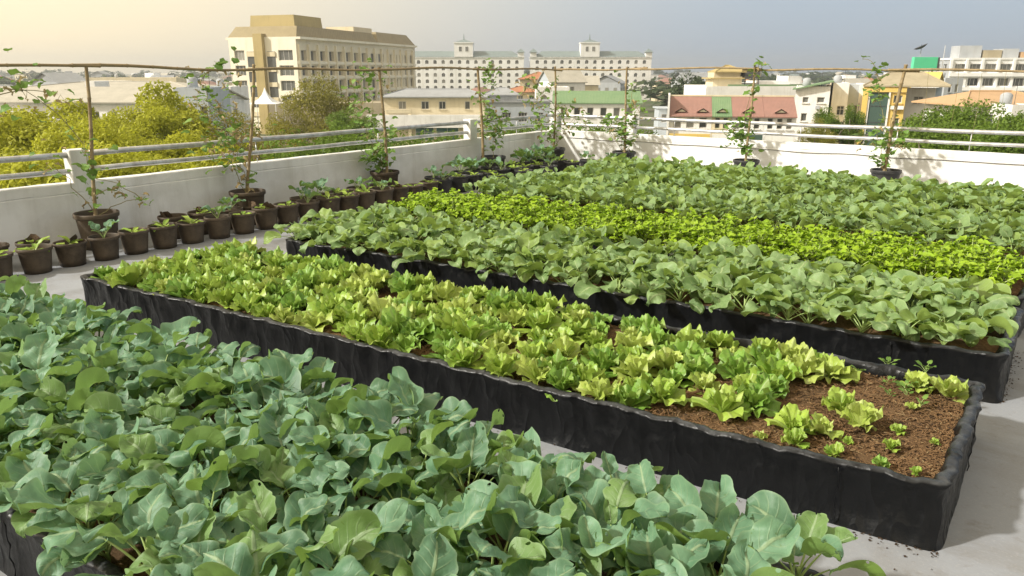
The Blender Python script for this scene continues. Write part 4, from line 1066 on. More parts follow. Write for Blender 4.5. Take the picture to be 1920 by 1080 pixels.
def gable_roof(parent, x0, x1, y0, y1, z, h, mat, over=.4, wallmat=None, along='x'):
    mb = MB()
    if along == 'x':
        ym = (y0+y1)/2
        A = [(x0-over, y0-over, z-h*over/((y1-y0)/2)), (x1+over, y0-over, z-h*over/((y1-y0)/2)), (x1+over, ym, z+h), (x0-over, ym, z+h), (x0-over, y1+over, z-h*over/((y1-y0)/2)), (x1+over, y1+over, z-h*over/((y1-y0)/2))]
        B = [(p[0], p[1], p[2]-.14) for p in A]
        mb.add(A+B, [(0, 1, 2, 3), (3, 2, 5, 4), (7, 6, 9, 8), (8, 9, 10, 11), (0, 6, 7, 1), (4, 5, 11, 10), (1, 7, 8, 2), (2, 8, 11, 5), (0, 3, 9, 6), (3, 4, 10, 9)])
        r_ = mb.build('roof', mat, parent)
        g = MB(); g.add([(x0, y0, z-.1), (x0, y1, z-.1), (x0, ym, z+h-.15)], [(0, 1, 2)]); g.add([(x1, y0, z-.1), (x1, y1, z-.1), (x1, ym, z+h-.15)], [(0, 1, 2)]); g.build('gable', wallmat or mat, parent)
    return r_
def corrug(name, c, c2, scale=9, axis='x', bumpd=.03):
    t = NT(name)
    w = t.n('ShaderNodeTexWave'); w.wave_type = 'BANDS'; w.bands_direction = 'X' if axis == 'x' else 'Z'; w.inputs['Scale'].default_value = scale/6.28*1.0; w.inputs['Distortion'].default_value = .3
    t.l(t.tc.outputs['Object'], w.inputs['Vector'])
    col = t.mix(t.ramp(t.noise(.5, 6, .7), .4, .7), c, c2)
    col = t.mix(t.math('MULTIPLY', w.outputs['Fac'], .25), col, tuple(v*.6 for v in c))
    t.bump(w.outputs['Fac'], .5, bumpd)
    return t.fin(col, .65)
B_BEIGE = paint('beige_render', (.76, .70, .54), (.66, .60, .45), .25)
B_BEIGEB = paint('bright_cream_render', (.82, .78, .64), (.72, .67, .53), .25)
B_OCHRE = paint('ochre_cladding', (.42, .33, .14), (.34, .27, .11), .3)
B_BROWN = corrug('brown_roof_panels', (.30, .24, .12), (.24, .19, .09), 6)
B_WHITE = paint('hotel_white', (.85, .85, .84), (.66, .66, .64), .15)
B_WHITE2 = paint('house_white', (.82, .81, .79), (.64, .63, .60), .5)
B_GREY = paint('grey_render', (.42, .44, .46), (.33, .35, .37), .4)
B_BLUEG = paint('blue_grey_render', (.46, .50, .54), (.38, .42, .46), .4)
B_CREAM = paint('cream_render', (.68, .60, .42), (.58, .50, .34), .5)
B_YEL = paint('yellow_paint', (.70, .50, .14), (.60, .42, .11), .5)
B_TAN = paint('tan_render', (.36, .31, .21), (.28, .24, .16), .5)
B_ROOFG = corrug('grey_sheet_roof', (.34, .355, .37), (.27, .28, .29), 10)
B_ROOFLG = corrug('pale_sheet_roof', (.46, .43, .36), (.36, .34, .28), 10)
B_ROOFDG = corrug('hotel_slate_roof', (.20, .25, .25), (.16, .20, .20), 3)
B_ROOFGR = corrug('green_sheet_roof', (.15, .25, .12), (.20, .29, .15), 10)
B_ROOFR = corrug('red_tile_roof', (.33, .175, .14), (.27, .15, .12), 14)
B_ROOFT = corrug('tan_tile_roof', (.52, .34, .18), (.44, .28, .15), 12)
B_ROOFO = corrug('orange_tile_roof', (.45, .19, .09), (.36, .16, .08), 12)
B_DKGR = paint('dark_green_screen', (.045, .085, .065), (.06, .11, .09), .6)
B_TEAL = paint('teal_sign_face', (.10, .62, .33), (.095, .58, .31), .2, streak=False, bump=0)
B_DARK = paint('dark_metal', (.06, .06, .065), (.09, .09, .09), .6)

def bld(name, label, px, F, rot=0.0, cat='building', group=None):
    """empty on the ground under picture column px, F metres ahead; local x to the right, y away"""
    r = rat(px, F, 0); x, y = HF(r, F)
    o = empty(name, (x, y, GZ), YAW+rot); tag(o, label, cat, group); return o
def zl(py, F): return zat(py, F)-GZ

# --- 1 beige office building: corner towards us
F = 175.0
o = bld('office_building', 'large beige office building with brown stepped roof and deep window bays', 560, F, 0)
zt = zl(73, F); pitch = 3.32
th = math.atan2(60, 19); LR = 63.0
uR = Vector((math.cos(th), math.sin(th)))
a2 = math.pi+math.atan2(-.287, .958)              # left facade runs towards the corner
LW = 17.6; uL = Vector((-.958, .287)); start = uL*LW
rows = storeys(zt-1.9, pitch, 7, 2.25, .65)
facade(o, (start.x, start.y), math.atan2(-uL.y, -uL.x), LW, 0, zt, [(1.3, 4.0), (12.9, 16.6)], rows, B_BEIGEB, .35, 'triple')
facade(o, (0, 0), th, LR, 0, zt, even(.7, 33.0, 8, .66)+even(34.5, 43.0, 2, .8)+even(44.5, LR-.8, 5, .6), rows, B_BEIGE, .8, 'plain')
mb = MB()                                          # floor bands proud of the long facade
for (za, zb) in rows:
    p0 = Vector((0, 0)); n_ = Vector((uR.y, -uR.x))
    for (s0, s1, d) in ((0.2, LR-.2, .35),):
        q = [p0+uR*s0, p0+uR*s1, p0+uR*s1+n_*d, p0+uR*s0+n_*d]
        z0_, z1_ = za-.75, za-.15
        mb.add([(v.x, v.y, z0_) for v in q]+[(v.x, v.y, z1_) for v in q], [(0, 3, 2, 1), (4, 5, 6, 7), (0, 1, 5, 4), (1, 2, 6, 5), (2, 3, 7, 6), (3, 0, 4, 7)])
mb.build('balcony_band', B_BEIGEB, o)
cols_ = [0.4+i*4.0 for i in range(16)]
for s_ in cols_:
    p = uR*min(s_, LR-.3); n_ = Vector((uR.y, -uR.x)); mb = MB(); q = [p, p+uR*.55, p+uR*.55+n_*.55, p+n_*.55]
    mb.add([(v.x, v.y, 2) for v in q]+[(v.x, v.y, zt-1.0) for v in q], [(0, 3, 2, 1), (4, 5, 6, 7), (0, 1, 5, 4), (1, 2, 6, 5), (2, 3, 7, 6), (3, 0, 4, 7)]); mb.build('column', B_BEIGE, o)
# back walls + core
C0 = Vector((0, 0)); C1 = uR*LR; C2 = C1+uL*LW; C3 = uL*LW
def quadprism(name, pts, z0, z1, mat, parent, inset_top=0.0):
    c = sum(pts, Vector((0, 0)))/len(pts); mb = MB(); n = len(pts)
    top = [p+(c-p).normalized()*inset_top for p in pts]
    mb.add([(p.x, p.y, z0) for p in pts]+[(p.x, p.y, z1) for p in top], [tuple(range(n-1, -1, -1)), tuple(range(n, 2*n))]+[(i, (i+1) % n, n+(i+1) % n, n+i) for i in range(n)])
    return mb.build(name, mat, parent)
mb = MB()
for a, b in ((C1, C2), (C2, C3)): mb.add([(a.x, a.y, 0), (b.x, b.y, 0), (b.x, b.y, zt), (a.x, a.y, zt)], [(0, 1, 2, 3)])
mb.build('wall', B_BEIGE, o)
n_ = Vector((uR.y, -uR.x))
quadprism('cornice', [C0+n_*.6-uL*.6, C1+n_*.6+uR*.5, C2+uR*.5, C3-uL*-.6], zt, zt+.5, B_BEIGEB, o)
quadprism('roof', [C0+n_*.2-uL*.0, C1*.62+n_*.2, C1*.62+uL*LW, C3], zt+.5, zt+2.9, B_BROWN, o, 2.2)
quadprism('roof', [C1*.62+n_*.2, C1+n_*.2, C1+uL*LW, C1*.62+uL*LW], zt+.5, zt+3.4, B_BROWN, o, 3.0)
quadprism('roof_pod', [C0+uL*1.4+uR*2.2, uR*14+uL*1.4, uR*14+uL*13, uR*2.2+uL*13], zt+2.9, zt+5.3, B_OCHRE, o, .3)
quadprism('roof_box', [uR*30+uL*2, uR*40+uL*2, uR*40+uL*10, uR*30+uL*10], zt+2.0, zt+4.2, B_CREAM, o)
nl = Vector((-.287, -.958))                          # ochre stair tower stands proud of the short facade
p = uL*10.3
quadprism('stair_tower', [p+nl*1.1, p-uL*2.3+nl*1.1, p-uL*2.3-nl*2, p-nl*2], 0, zt+1.2, B_OCHRE, o)
for k_ in (-1, 1):
    q = p + uL*(-1.15 + k_*(-2.6)) ; q0 = q-uL*1.1; 
    mb = MB(); a = q+uL*1.1+nl*.02; b = q-uL*1.1+nl*.02
    mb.add([(a.x, a.y, 6), (b.x, b.y, 6), (b.x, b.y, zt-2.6), (a.x, a.y, zt-2.6)], [(0, 1, 2, 3)]); mb.build('glazing', M_GLASS, o)
    for kk in range(7):
        zz = zt-2.6-kk*pitch; a2_ = a+nl*.25; b2_ = b+nl*.25; mb = MB()
        mb.add([(a.x, a.y, zz-1.1), (b.x, b.y, zz-1.1), (b2_.x, b2_.y, zz-1.1), (a2_.x, a2_.y, zz-1.1), (a.x, a.y, zz-.1), (b.x, b.y, zz-.1), (b2_.x, b2_.y, zz-.1), (a2_.x, a2_.y, zz-.1)], [(0, 3, 2, 1), (4, 5, 6, 7), (0, 1, 5, 4), (1, 2, 6, 5), (2, 3, 7, 6), (3, 0, 4, 7)])
        mb.build('spandrel', B_CREAM, o)
# low brown block and white spire tent before it
F = 150.0
o = bld('low_annex', 'low brown annex at the foot of the beige offices', 500, F)
facade(o, (0, 0), 0, 22, 0, zl(196, F), even(1, 21, 6, .6), [(2.0, 3.4)], B_TAN, .2)
mb = MB(); mb.box(0, 22, .05, 12, 0, zl(196, F)-.02); mb.build('wall', B_TAN, o); flat_roof(o, 0, 22, 0, 12, zl(196, F), B_TAN, .3)
F = 138.0
o = bld('event_tent', 'white pointed tent roof in front of the ochre stair tower', 495, F, cat='tent')
z0_, z1_ = zl(194, F), zl(164, F); V = []; mb = MB()
prof = [(2.6, 0), (1.7, .10), (1.0, .28), (.5, .52), (.2, .78), (.02, 1)]
n = 4
vs = []
for (r_, h_) in prof:
    for k in range(4): a = math.pi/4+k*math.pi/2; vs.append((r_*1.41*math.cos(a), r_*1.41*math.sin(a), z0_+(z1_-z0_)*h_))
mb.add(vs, [(i*4+k, i*4+(k+1) % 4, (i+1)*4+(k+1) % 4, (i+1)*4+k) for i in range(5) for k in range(4)]); mb.build('canopy', B_WHITE, o)
for sx in (-1, 1):
    for sy in (-1, 1): mb = MB(); mb.tube([(sx*2.5, sy*2.5, 0), (sx*2.5, sy*2.5, z0_)], .06, 6); mb.build('pole', B_WHITE, o)

# --- 2 white hotel in two wings
def hotel(px0, px1, F, yt, label, ncol, towerpx):
    o = bld('hotel_building', label, px0, F, cat='hotel')
    w = rat(px1, F, 10)-rat(px0, F, 10); zt = zl(yt, F); pitch = 3.18
    cols = even(1.5, w-1.5, ncol, .42)
    rows = storeys(zt-.6, pitch, 9, 1.9, .7)
    facade(o, (0, 0), 0, w, 0, zt, cols, rows, B_WHITE, .5, 'plain', arch=True, sill=False)
    facade(o, (w, 0), math.pi/2, 14, 0, zt, even(1, 13, 3, .3), rows[:5], B_WHITE, .4, 'plain')
    mb = MB(); mb.box(0.05, w-.05, 13, 14, 0, zt); mb.box(0, .04, 0, 14, 0, zt); mb.build('wall', B_WHITE, o)
    mb = MB(); mb.box(-.4, w+.4, -.4, 14.4, zt, zt+.35); mb.build('cornice', B_WHITE, o)
    hip_roof(o, 1.5, w-1.5, 0, 14, zt+.35, 3.0, B_ROOFDG, .4, 5, False)
    tx = rat(towerpx, F, 10)-rat(px0, F, 10); mb = MB(); mb.box(tx-4.8, tx+4.8, -.6, 8, zt+.36, zt+7.0); mb.build('tower', B_WHITE, o)
    mb = MB(); mb.box(tx-5.2, tx+5.2, -1, 8.4, zt+7.0, zt+7.4); mb.build('tower_cornice', B_WHITE, o)
    hip_roof(o, tx-4.6, tx+4.6, -.6, 8, zt+7.4, 1.5, B_ROOFDG, .2, 4.0, False)
    mb = MB(); mb.tube([(tx, 3.7, zt+8.4), (tx, 3.7, zt+11.6)], [.5, .1], 6); mb.build('finial', B_ROOFDG, o)
    for k, xx in enumerate((tx-2.4, tx+.9)): put_window(1.5, 2.4, o, (xx, -.66, zt+3.0), 0)
    for xx in (1.6, w-1.6):                       # corner turrets with flared caps
        mb = MB(); mb.box(xx-1.6, xx+1.6, -.5, 3, zt+.36, zt+2.6); mb.build('turret', B_WHITE, o)
        mb = MB(); mb.add([(xx-2.3, -1.2, zt+2.6), (xx+2.3, -1.2, zt+2.6), (xx+2.3, 3.6, zt+2.6), (xx-2.3, 3.6, zt+2.6), (xx, 1.2, zt+4.5)], [(0, 1, 4), (1, 2, 4), (2, 3, 4), (3, 0, 4), (3, 2, 1, 0)]); mb.build('turret_roof', B_ROOFDG, o)
hotel(742, 984, 400, 108, 'left wing of the white hotel with arched windows, partly behind the offices', 15, 871)
hotel(994, 1222, 400, 108, 'right wing of the white hotel with arched windows and a square roof tower', 14, 1106)

# --- 3 cream house with grey hip roof
def hip_house(px0, px1, F, y_eave, y_ridge, d, wallm, roofm, label, cols, rows, name='house', inset=None, rot=0, style='plain', cat='house', group=None, glass=M_GLASS, over=.6):
    o = bld(name, label, px0, F, rot, cat, group); w = rat(px1, F, 0)-rat(px0, F, 0); zt = zl(y_eave, F)
    C = even(.6, w-.6, cols, .45) if isinstance(cols, int) else cols
    facade(o, (0, 0), 0, w, 0, zt, C, rows(zt), wallm, .15, style, glass=glass, sill=True)
    facade(o, (w, 0), math.pi/2, d, 0, zt, even(.5, d-.5, max(1, int(d/4)), .35), rows(zt)[:1], wallm, .15, style)
    facade(o, (0, d), -math.pi/2, d, 0, zt, even(.5, d-.5, max(1, int(d/4)), .35), rows(zt)[:1], wallm, .15, style)
    mb = MB(); mb.box(0.02, w-.02, d-.2, d, 0, zt); mb.build('wall', wallm, o)
    hip_roof(o, 0, w, 0, d, zt, zl(y_ridge, F+d/2)-zt, roofm, over, inset, True)
    return o, w, zt
F = 118.0
o, w, zt = hip_house(716, 908, F, 181, 167, 10, B_CREAM, B_ROOFG, 'cream house with a grey hip roof and a wide glazed ground floor', [(2.4, 3.6), (5.9, 7.1), (8.6, 9.7), (12.6, 13.4)], lambda zt: [(zt-1.9, zt-.7)], inset=3.5)
mb = MB(); mb.box(.6, 1.1, -.9, -.5, 0, zt-2.4); mb.box(3.9, 4.4, -.9, -.5, 0, zt-2.4); mb.box(.6, 4.4, -.95, -.45, zt-2.4, zt-1.9); mb.build('porch_frame', B_CREAM, o)
mb = MB(); mb.box(-2.4, 15.5, -1.2, -.2, zt-4.6, zt-2.7); mb.build('canopy_band', B_WHITE2, o)
for (a, b) in ((4.9, 7.8), (8.1, 11.6)): put_window(b-a, 2.0, o, (a, -.35, zt-6.6), 0, 'grid', glass=M_GLASSG, name='shop_window')
mb = MB(); mb.box(-2.4, 15.5, -.3, -.02, 0, zt-4.6); mb.build('base_wall', B_CREAM, o)
# --- 4 grey block
F = 132.0
o = bld('grey_building', 'grey flat roofed building between the cream house and the green roof', 898, F)
w = rat(1032, F, 0)-rat(898, F, 0); zt = zl(192, F)
facade(o, (0, 0), 0, w, 0, zt, even(.5, w-.5, 4, .55), [(zt-3.3, zt-1.7), (zt-6.5, zt-4.9)], B_BLUEG, .2, 'triple')
mb = MB(); mb.box(0.02, w-.02, .3, 9, 0, zt-.01); mb.build('wall', B_BLUEG, o); flat_roof(o, 0, w, 0, 9, zt, B_ROOFG, .3, .3)
mb = MB(); mb.box(1.0, 6.5, 2, 7, zt+.15, zl(178, F)); mb.build('roof_room', B_GREY, o); hip_roof(o, 1.0, 6.5, 2, 7, zl(178, F), 1.1, B_ROOFG, .5, 2.5)
# --- 5 white gabled house + orange roof
F = 168.0
o = bld('gabled_house', 'white gabled house with a grey roof in front of the right hotel wing', 1033, F, .35, cat='house')
w = 8.2; zt = zl(152, F)
facade(o, (0, 0), 0, w, 0, zt, [(1.2, 2.4), (4.6, 5.6)], [(zt-2.6, zt-1.2), (zt-6, zt-4.4)], B_WHITE2, .2)
facade(o, (w, 0), math.pi/2, 7, 0, zt, [(2.8, 4.2)], [(zt-2.4, zt-1.0)], B_BLUEG, .2)
mb = MB(); mb.box(.02, w-.02, 6.8, 7, 0, zt); mb.box(0, .1, .02, 6.8, 0, zt); mb.build('wall', B_WHITE2, o)
gable_roof(o, 0, w, 0, 7, zt, 2.3, B_ROOFLG, .4, B_BLUEG)
F = 215.0
o, w, zt = hip_house(975, 1045, F, 148, 135, 10, B_CREAM, B_ROOFO, 'cream house with an orange tiled roof before the gap between hotel wings', 3, lambda zt: [(zt-2.4, zt-1), (zt-5.6, zt-4.2)])
F = 190
o, w, zt = hip_house(940, 1012, F, 172, 162, 9, B_CREAM, B_ROOFO, 'low cream house with a brown tiled roof left of the white gabled house', 3, lambda zt: [(zt-2.2, zt-.9)])
F = 150
o = bld('terrace_house', 'white flat roofed house with an arched window left of the green roof', 1005, F, cat='house')
zt = zl(168, F); facade(o, (0, 0), 0, 6.5, 0, zt, [(1, 2.2), (4.0, 5.2)], [(zt-2.6, zt-1.0), (zt-6, zt-4.4)], B_WHITE2, .2, arch=True)
mb = MB(); mb.box(0.02, 6.48, .3, 8, 0, zt-.01); mb.build('wall', B_WHITE2, o); flat_roof(o, 0, 6.5, 0, 8, zt, B_WHITE2, .5)
# --- 6 green roofed hall
F = 100.0
o = bld('green_roofed_hall', 'long white hall under a green sheet roof with a tan gable end', 1040, F, -.08, cat='hall')
w = rat(1200, F, 0)-rat(1040, F, 0); zt = zl(191, F); hh = zl(170, F+4)-zt
facade(o, (0, 0), 0, w, 0, zt, even(.4, w-.4, 6, .5), [(zt-1.9, zt-.7), (zt-5.0, zt-3.6)], B_WHITE2, .25, 'plain', sill=True)
facade(o, (w, 0), math.pi/2, 8, 0, zt, [(3.5, 4.6)], [(zt-2.4, zt-1.2)], B_TAN, .15)
mb = MB(); mb.box(.02, w-.02, 7.8, 8, 0, zt); mb.box(0, .1, .02, 7.8, 0, zt); mb.build('wall', B_WHITE2, o)
gable_roof(o, 0, w, 0, 8, zt, hh, B_ROOFGR, .3, B_TAN)
# --- 8 row houses with red tiles
F = 86.0; seg = [(1258, 1340, B_ROOFR, 'first from the left under dark red tiles', B_YEL), (1340, 1378, B_ROOFGR, 'the narrow one with a green tiled roof', B_WHITE2), (1378, 1438, B_ROOFR, 'under red tiles behind the middle bamboo post', B_DKGR), (1438, 1498, B_ROOFR, 'last one, under faded red tiles with a low dormer', B_WHITE2)]
for i, (a, b, rm, lb, wm) in enumerate(seg):
    o = bld('row_house', 'two storey row house, ' + lb, a, F, cat='row house', group='red and green roofed row houses')
    x0_, y0_ = HF(rat(1258, F, 0), F); q_ = (rat(a, F, 0)-rat(1258, F, 0)); w = (rat(b, F, 0)-rat(a, F, 0))*.955-.02
    o.location = (x0_+math.cos(YAW-.2)*q_*.955, y0_+math.sin(YAW-.2)*q_*.955, GZ); o.rotation_euler.z = YAW-.2
    zt = zl(212, F); zr = zl(180, F+3.4); d = 3.4
    facade(o, (0, 0), 0, w, 0, zt, even(.2, w-.2, 3 if w > 3 else 2, .6), [(zt-1.6, zt-.45), (zt-4.6, zt-3.2)], (B_WHITE2, B_CREAM, B_WHITE2, B_WHITE2)[i], .35, 'plain', sill=True)
    mb = MB(); mb.box(0, w, 6.6, 6.8, 0, zt); mb.box(0, .08, .02, 6.6, 0, zt); mb.box(w-.08, w, .02, 6.6, 0, zt); mb.build('wall', B_WHITE2, o)
    e = .5; mb = MB(); A = [(0, -e, zt-.25), (w, -e, zt-.25), (w, d, zr), (0, d, zr), (0, 6.8+e, zt-.25), (w, 6.8+e, zt-.25)]; Bq = [(p[0], p[1], p[2]-.12) for p in A]
    mb.add(A+Bq, [(0, 1, 2, 3), (3, 2, 5, 4), (7, 6, 9, 8), (8, 9, 10, 11), (0, 6, 7, 1), (4, 5, 11, 10), (1, 7, 8, 2), (2, 8, 11, 5), (0, 3, 9, 6), (3, 4, 10, 9)]); mb.build('roof', rm, o)
    mb = MB(); mb.box(-.06, w+.06, d-.12, d+.12, zr-.02, zr+.14); mb.build('ridge_cap', B_CREAM, o)
    for xd in ([w*.28, w*.78] if w > 4.5 else [w*.5]):       # small triangular dormers on the slope
        zd = zt+.15; yd = 0.35; mb = MB()
        mb.add([(xd-.7, yd-.5, zd), (xd+.7, yd-.5, zd), (xd, yd-.5, zd+.42), (xd, yd+.8, zd+.42), (xd-.7, yd+.2, zd), (xd+.7, yd+.2, zd)], [(0, 2, 3, 4), (1, 5, 3, 2)]); mb.cur = 1; mb.add([(xd-.5, yd-.42, zd+.02), (xd+.5, yd-.42, zd+.02), (xd, yd-.42, zd+.3)], [(0, 1, 2)])
        mb.build('dormer', [rm, B_TAN], o)
    mb = MB(); mb.box(.1, w-.1, -.9, -.6, zt-3.0, zt-2.2); mb.build('balcony', (B_YEL, B_WHITE2, B_DKGR, B_WHITE2)[i], o)
    if i == 0: mb = MB(); mb.box(-.25, 0-.02, -.6, 7, 0, zr+.25); mb.build('party_wall', B_WHITE2, o)
# water tanks/blue shed left of them
F = 92; o = bld('blue_shed', 'small blue-grey shed between the tan gable and the row houses', 1238, F, cat='shed')
facade(o, (0, 0), 0, 1.3, 0, zl(204, F), [(.3, 1.0)], [(zl(204, F)-1.6, zl(204, F)-.6)], B_BLUEG, .1); mb = MB(); mb.box(.01, 1.29, .15, 3, 0, zl(204, F)-.01); mb.build('wall', B_BLUEG, o); flat_roof(o, 0, 1.3, 0, 3, zl(204, F), B_BLUEG, 0, .2)
# --- 9 long white block with pavilion
F = 122.0
o = bld('white_block', 'long plain white building behind the red roofs with a green edged terrace', 1325, F)
w = rat(1512, F, 0)-rat(1325, F, 0); zt = zl(166, F)
facade(o, (0, 0), 0, w, 0, zt, even(.5, w-.5, 6, .3), [(zt-5.8, zt-4.6), (zt-9, zt-7.8)], B_WHITE2, .2)
mb = MB(); mb.box(.02, w-.02, .3, 16, 0, zt-.01); mb.build('wall', B_WHITE2, o); flat_roof(o, 0, w, 0, 16, zt, B_WHITE2, .35)
mb = MB(); mb.box(3.5, w-.3, .25, .6, zt+.36, zt+.62); mb.build('planter', B_ROOFGR, o)
mb = MB(); mb.box(w-5.6, w-.5, 6, 13, zt+.2, zl(152, F+6)); mb.build('roof_room', B_WHITE2, o)
mb = MB(); mb.box(w-11, w-5.7, 7, 13, zt+.2, zl(160, F+7)); mb.box(w-11.3, w-5.6, 6.6, 13.2, zl(160, F+7)+.0, zl(158, F+7)+.25); mb.build('roof_shed', B_WHITE2, o)
o = bld('rooftop_pavilion', 'beige rooftop pavilion with a flared brown roof on the white block', 1337, F+3, cat='pavilion')
o.location.z = GZ+zt+.2; z0_ = zat(148, F+3)-o.location.z; w = 4.6
facade(o, (0, 0), 0, w, 0, z0_, [(1.2, 2.6)], [(.4, 1.6)], B_CREAM, .2, 'plain')
mb = MB(); mb.box(.02, w-.02, .2, 5, 0, z0_-.01); mb.build('wall', B_CREAM, o)
mb = MB(); mb.box(-.6, w+.3, -.6, 5.4, z0_, z0_+.2); mb.build('eave', B_OCHRE, o)
mb = MB(); mb.box(.2, w-.2, .4, 4.5, z0_+.2, z0_+1.0); mb.build('upper_wall', B_CREAM, o)
hip_roof(o, .9, w-.1, .4, 4.4, z0_+1.15, .95, B_OCHRE, .7, 2.2)
mb = MB(); mb.box(w+.7, w+3.2, 1, 3.6, 1.3, 2.9); mb.build('water_tank', B_DARK, o)
for sx in (w+.8, w+3.0): mb = MB(); mb.box(sx, sx+.12, 1.1, 1.25, 0, 1.3); mb.build('tank_leg', B_DARK, o)
# --- white flats right of the red roofs
F = 98.0
def block(px0, px1, F, yt, d, wallm, label, cols, rows, name='apartment_block', style='plain', rot=0, roof=None, sidem=None, frac=.5, sill=True, group=None, glass=M_GLASS, cat='building', lip=.4):
    if 1490 < px0 < 1615: rot = -.36
    o = bld(name, label, px0, F, rot, cat, group); w = (rat(px1, F, 0)-rat(px0, F, 0))/max(.5, math.cos(rot)); zt = zl(yt, F)
    C = even(.5, w-.5, cols, frac) if isinstance(cols, int) else cols
    facade(o, (0, 0), 0, w, 0, zt, C, rows(zt), wallm, .2, style, sill=sill, glass=glass)
    facade(o, (w, 0), math.pi/2, d, 0, zt, [(d*.4, d*.4+1)], rows(zt)[:2], sidem or wallm, .2, style)
    facade(o, (0, d), -math.pi/2, d, 0, zt, [(d*.4, d*.4+1)], rows(zt)[:2], sidem or wallm, .2, style)
    mb = MB(); mb.box(.02, w-.02, d-.2, d, 0, zt); mb.build('wall', wallm, o)
    flat_roof(o, 0, w, 0, d, zt, roof or wallm, lip)
    for k, (za, zb) in enumerate(rows(zt)[:3]):         # air-conditioner boxes under a few windows
        if (int(px0)+k) % 2: mb = MB(); mb.box(w*.62, w*.62+.5, -.32, -.005, za-.75, za-.35); mb.build('ac_unit', B_GREY, o)
    if w > 1.8:
        mb = MB(); mb.lathe([(.01, 0), (.5, 0), (.52, 1.0), (.3, 1.2), (.01, 1.25)], 12, w*.3, d*.4); mb.build('roof_tank', B_GREY, o, smooth=True, loc=(0, 0, zt+.2))
        mb = MB(); mb.tube([(w*.75, d*.5, zt), (w*.75, d*.5, zt+2.2)], .025, 4); mb.tube([(w*.75-.5, d*.5, zt+2.0), (w*.75+.5, d*.5, zt+2.0)], .02, 4); mb.build('aerial', B_DARK, o)
    return o, w, zt
st3 = lambda p, h, n, s=.9: (lambda zt: storeys(zt-.2, p, n, h, s))
o, w, zt = block(1493, 1549, F, 168, 9, B_WHITE2, 'narrow white flats with a green shed roof right of the row houses', [(.9, 1.6), (2.6, 3.5)], lambda zt: [(zt-1.6, zt-.9), (zt-3.9, zt-2.9), (zt-6.3, zt-5.2), (zt-8.6, zt-7.6)])
mb = MB(); mb.add([(-.4, -.7, zt+.1), (w+.3, -.7, zt+1.1), (w+.3, 9.5, zt+1.1), (-.4, 9.5, zt+.1), (-.4, -.7, zt-.05), (w+.3, -.7, zt+.95), (w+.3, 9.5, zt+.95), (-.4, 9.5, zt-.05)], [(0, 1, 2, 3), (7, 6, 5, 4), (0, 4, 5, 1), (1, 5, 6, 2), (2, 6, 7, 3), (3, 7, 4, 0)]); mb.build('shed_roof', B_ROOFGR, o)
block(1552, 1562, 102, 166, 8, B_TAN, 'narrow recessed grey-green strip building between white flats', 1, lambda zt: [(zt-4, zt-2.5), (zt-8, zt-6.5)])
block(1562, 1588, 98, 163, 8, B_WHITE2, 'white flat front with grid windows beside the blue-grey one', [(.7, 1.6)], lambda zt: [(zt-3.5, zt-2.3), (zt-6.0, zt-4.9)], style='grid', lip=.5)
block(1588, 1612, 99.5, 164, 8, B_BLUEG, 'blue-grey rendered flat front with small dark windows', [(.35, .75), (1.15, 1.55)], lambda zt: [(zt-3.2, zt-2.2), (zt-5.9, zt-4.9), (zt-8.0, zt-7.4)])
o, w, zt = block(1612, 1621, 98.8, 163, 8, B_WHITE2, 'thin white strip of flats beside the yellow frame', [(.1, .2)], lambda zt: [(zt-3, zt-2)])
# --- 10 yellow framed building with dark green front
F = 92.0
o = bld('yellow_framed_building', 'building framed in yellow with a tall dark green screen and small balconies', 1620, F, -.42)
w = rat(1692, F, 0)-rat(1620, F, 0); zt = zl(160, F)
x1 = .55; x2 = 2.75; x3 = 3.2
mb = MB(); mb.box(0, x1, -.25, 8, 0, zt-.02); mb.box(x1, w, -.25, .2, zt-.75, zt-.02); mb.box(x3, x3+.001, 0, .01, 0, 1); mb.build('frame', B_YEL, o)
mb = MB(); mb.box(x1+.01, x1+.22, -.12, 8, 0, zt-.76); mb.box(x2, x3-.25, -.2, 7.9, 0, zt-.76); mb.build('white_trim', B_WHITE2, o)
mb = MB(); mb.box(x1+.23, x2-.01, 0, 7.8, 0, zt-.77); mb.build('green_screen', B_DKGR, o)
for k in range(5): mb = MB(); mb.box(x1+.24, x2-.02, -.05, -.002, zt-2.4-k*1.9, zt-2.34-k*1.9); mb.build('screen_rail', B_DARK, o)
facade(o, (x3-.25, 0), 0, w-x3+.25, 0, zt-.77, [(.35, w-x3-.1)], [(zt-2.0, zt-1.1), (zt-4.7, zt-3.7), (zt-7.3, zt-6.4)], B_YEL, .2, 'plain', sill=True)
for k in range(3): mb = MB(); mb.box(x3-.1, w-.1, -.5, -.1, zt-2.7-k*2.6, zt-2.3-k*2.6); mb.build('balcony', B_WHITE2 if k != 1 else B_DARK, o)
hip_roof(o, .3, w+4.0, 0, 7, zt, 1.5, B_TAN, .4, 2.8)
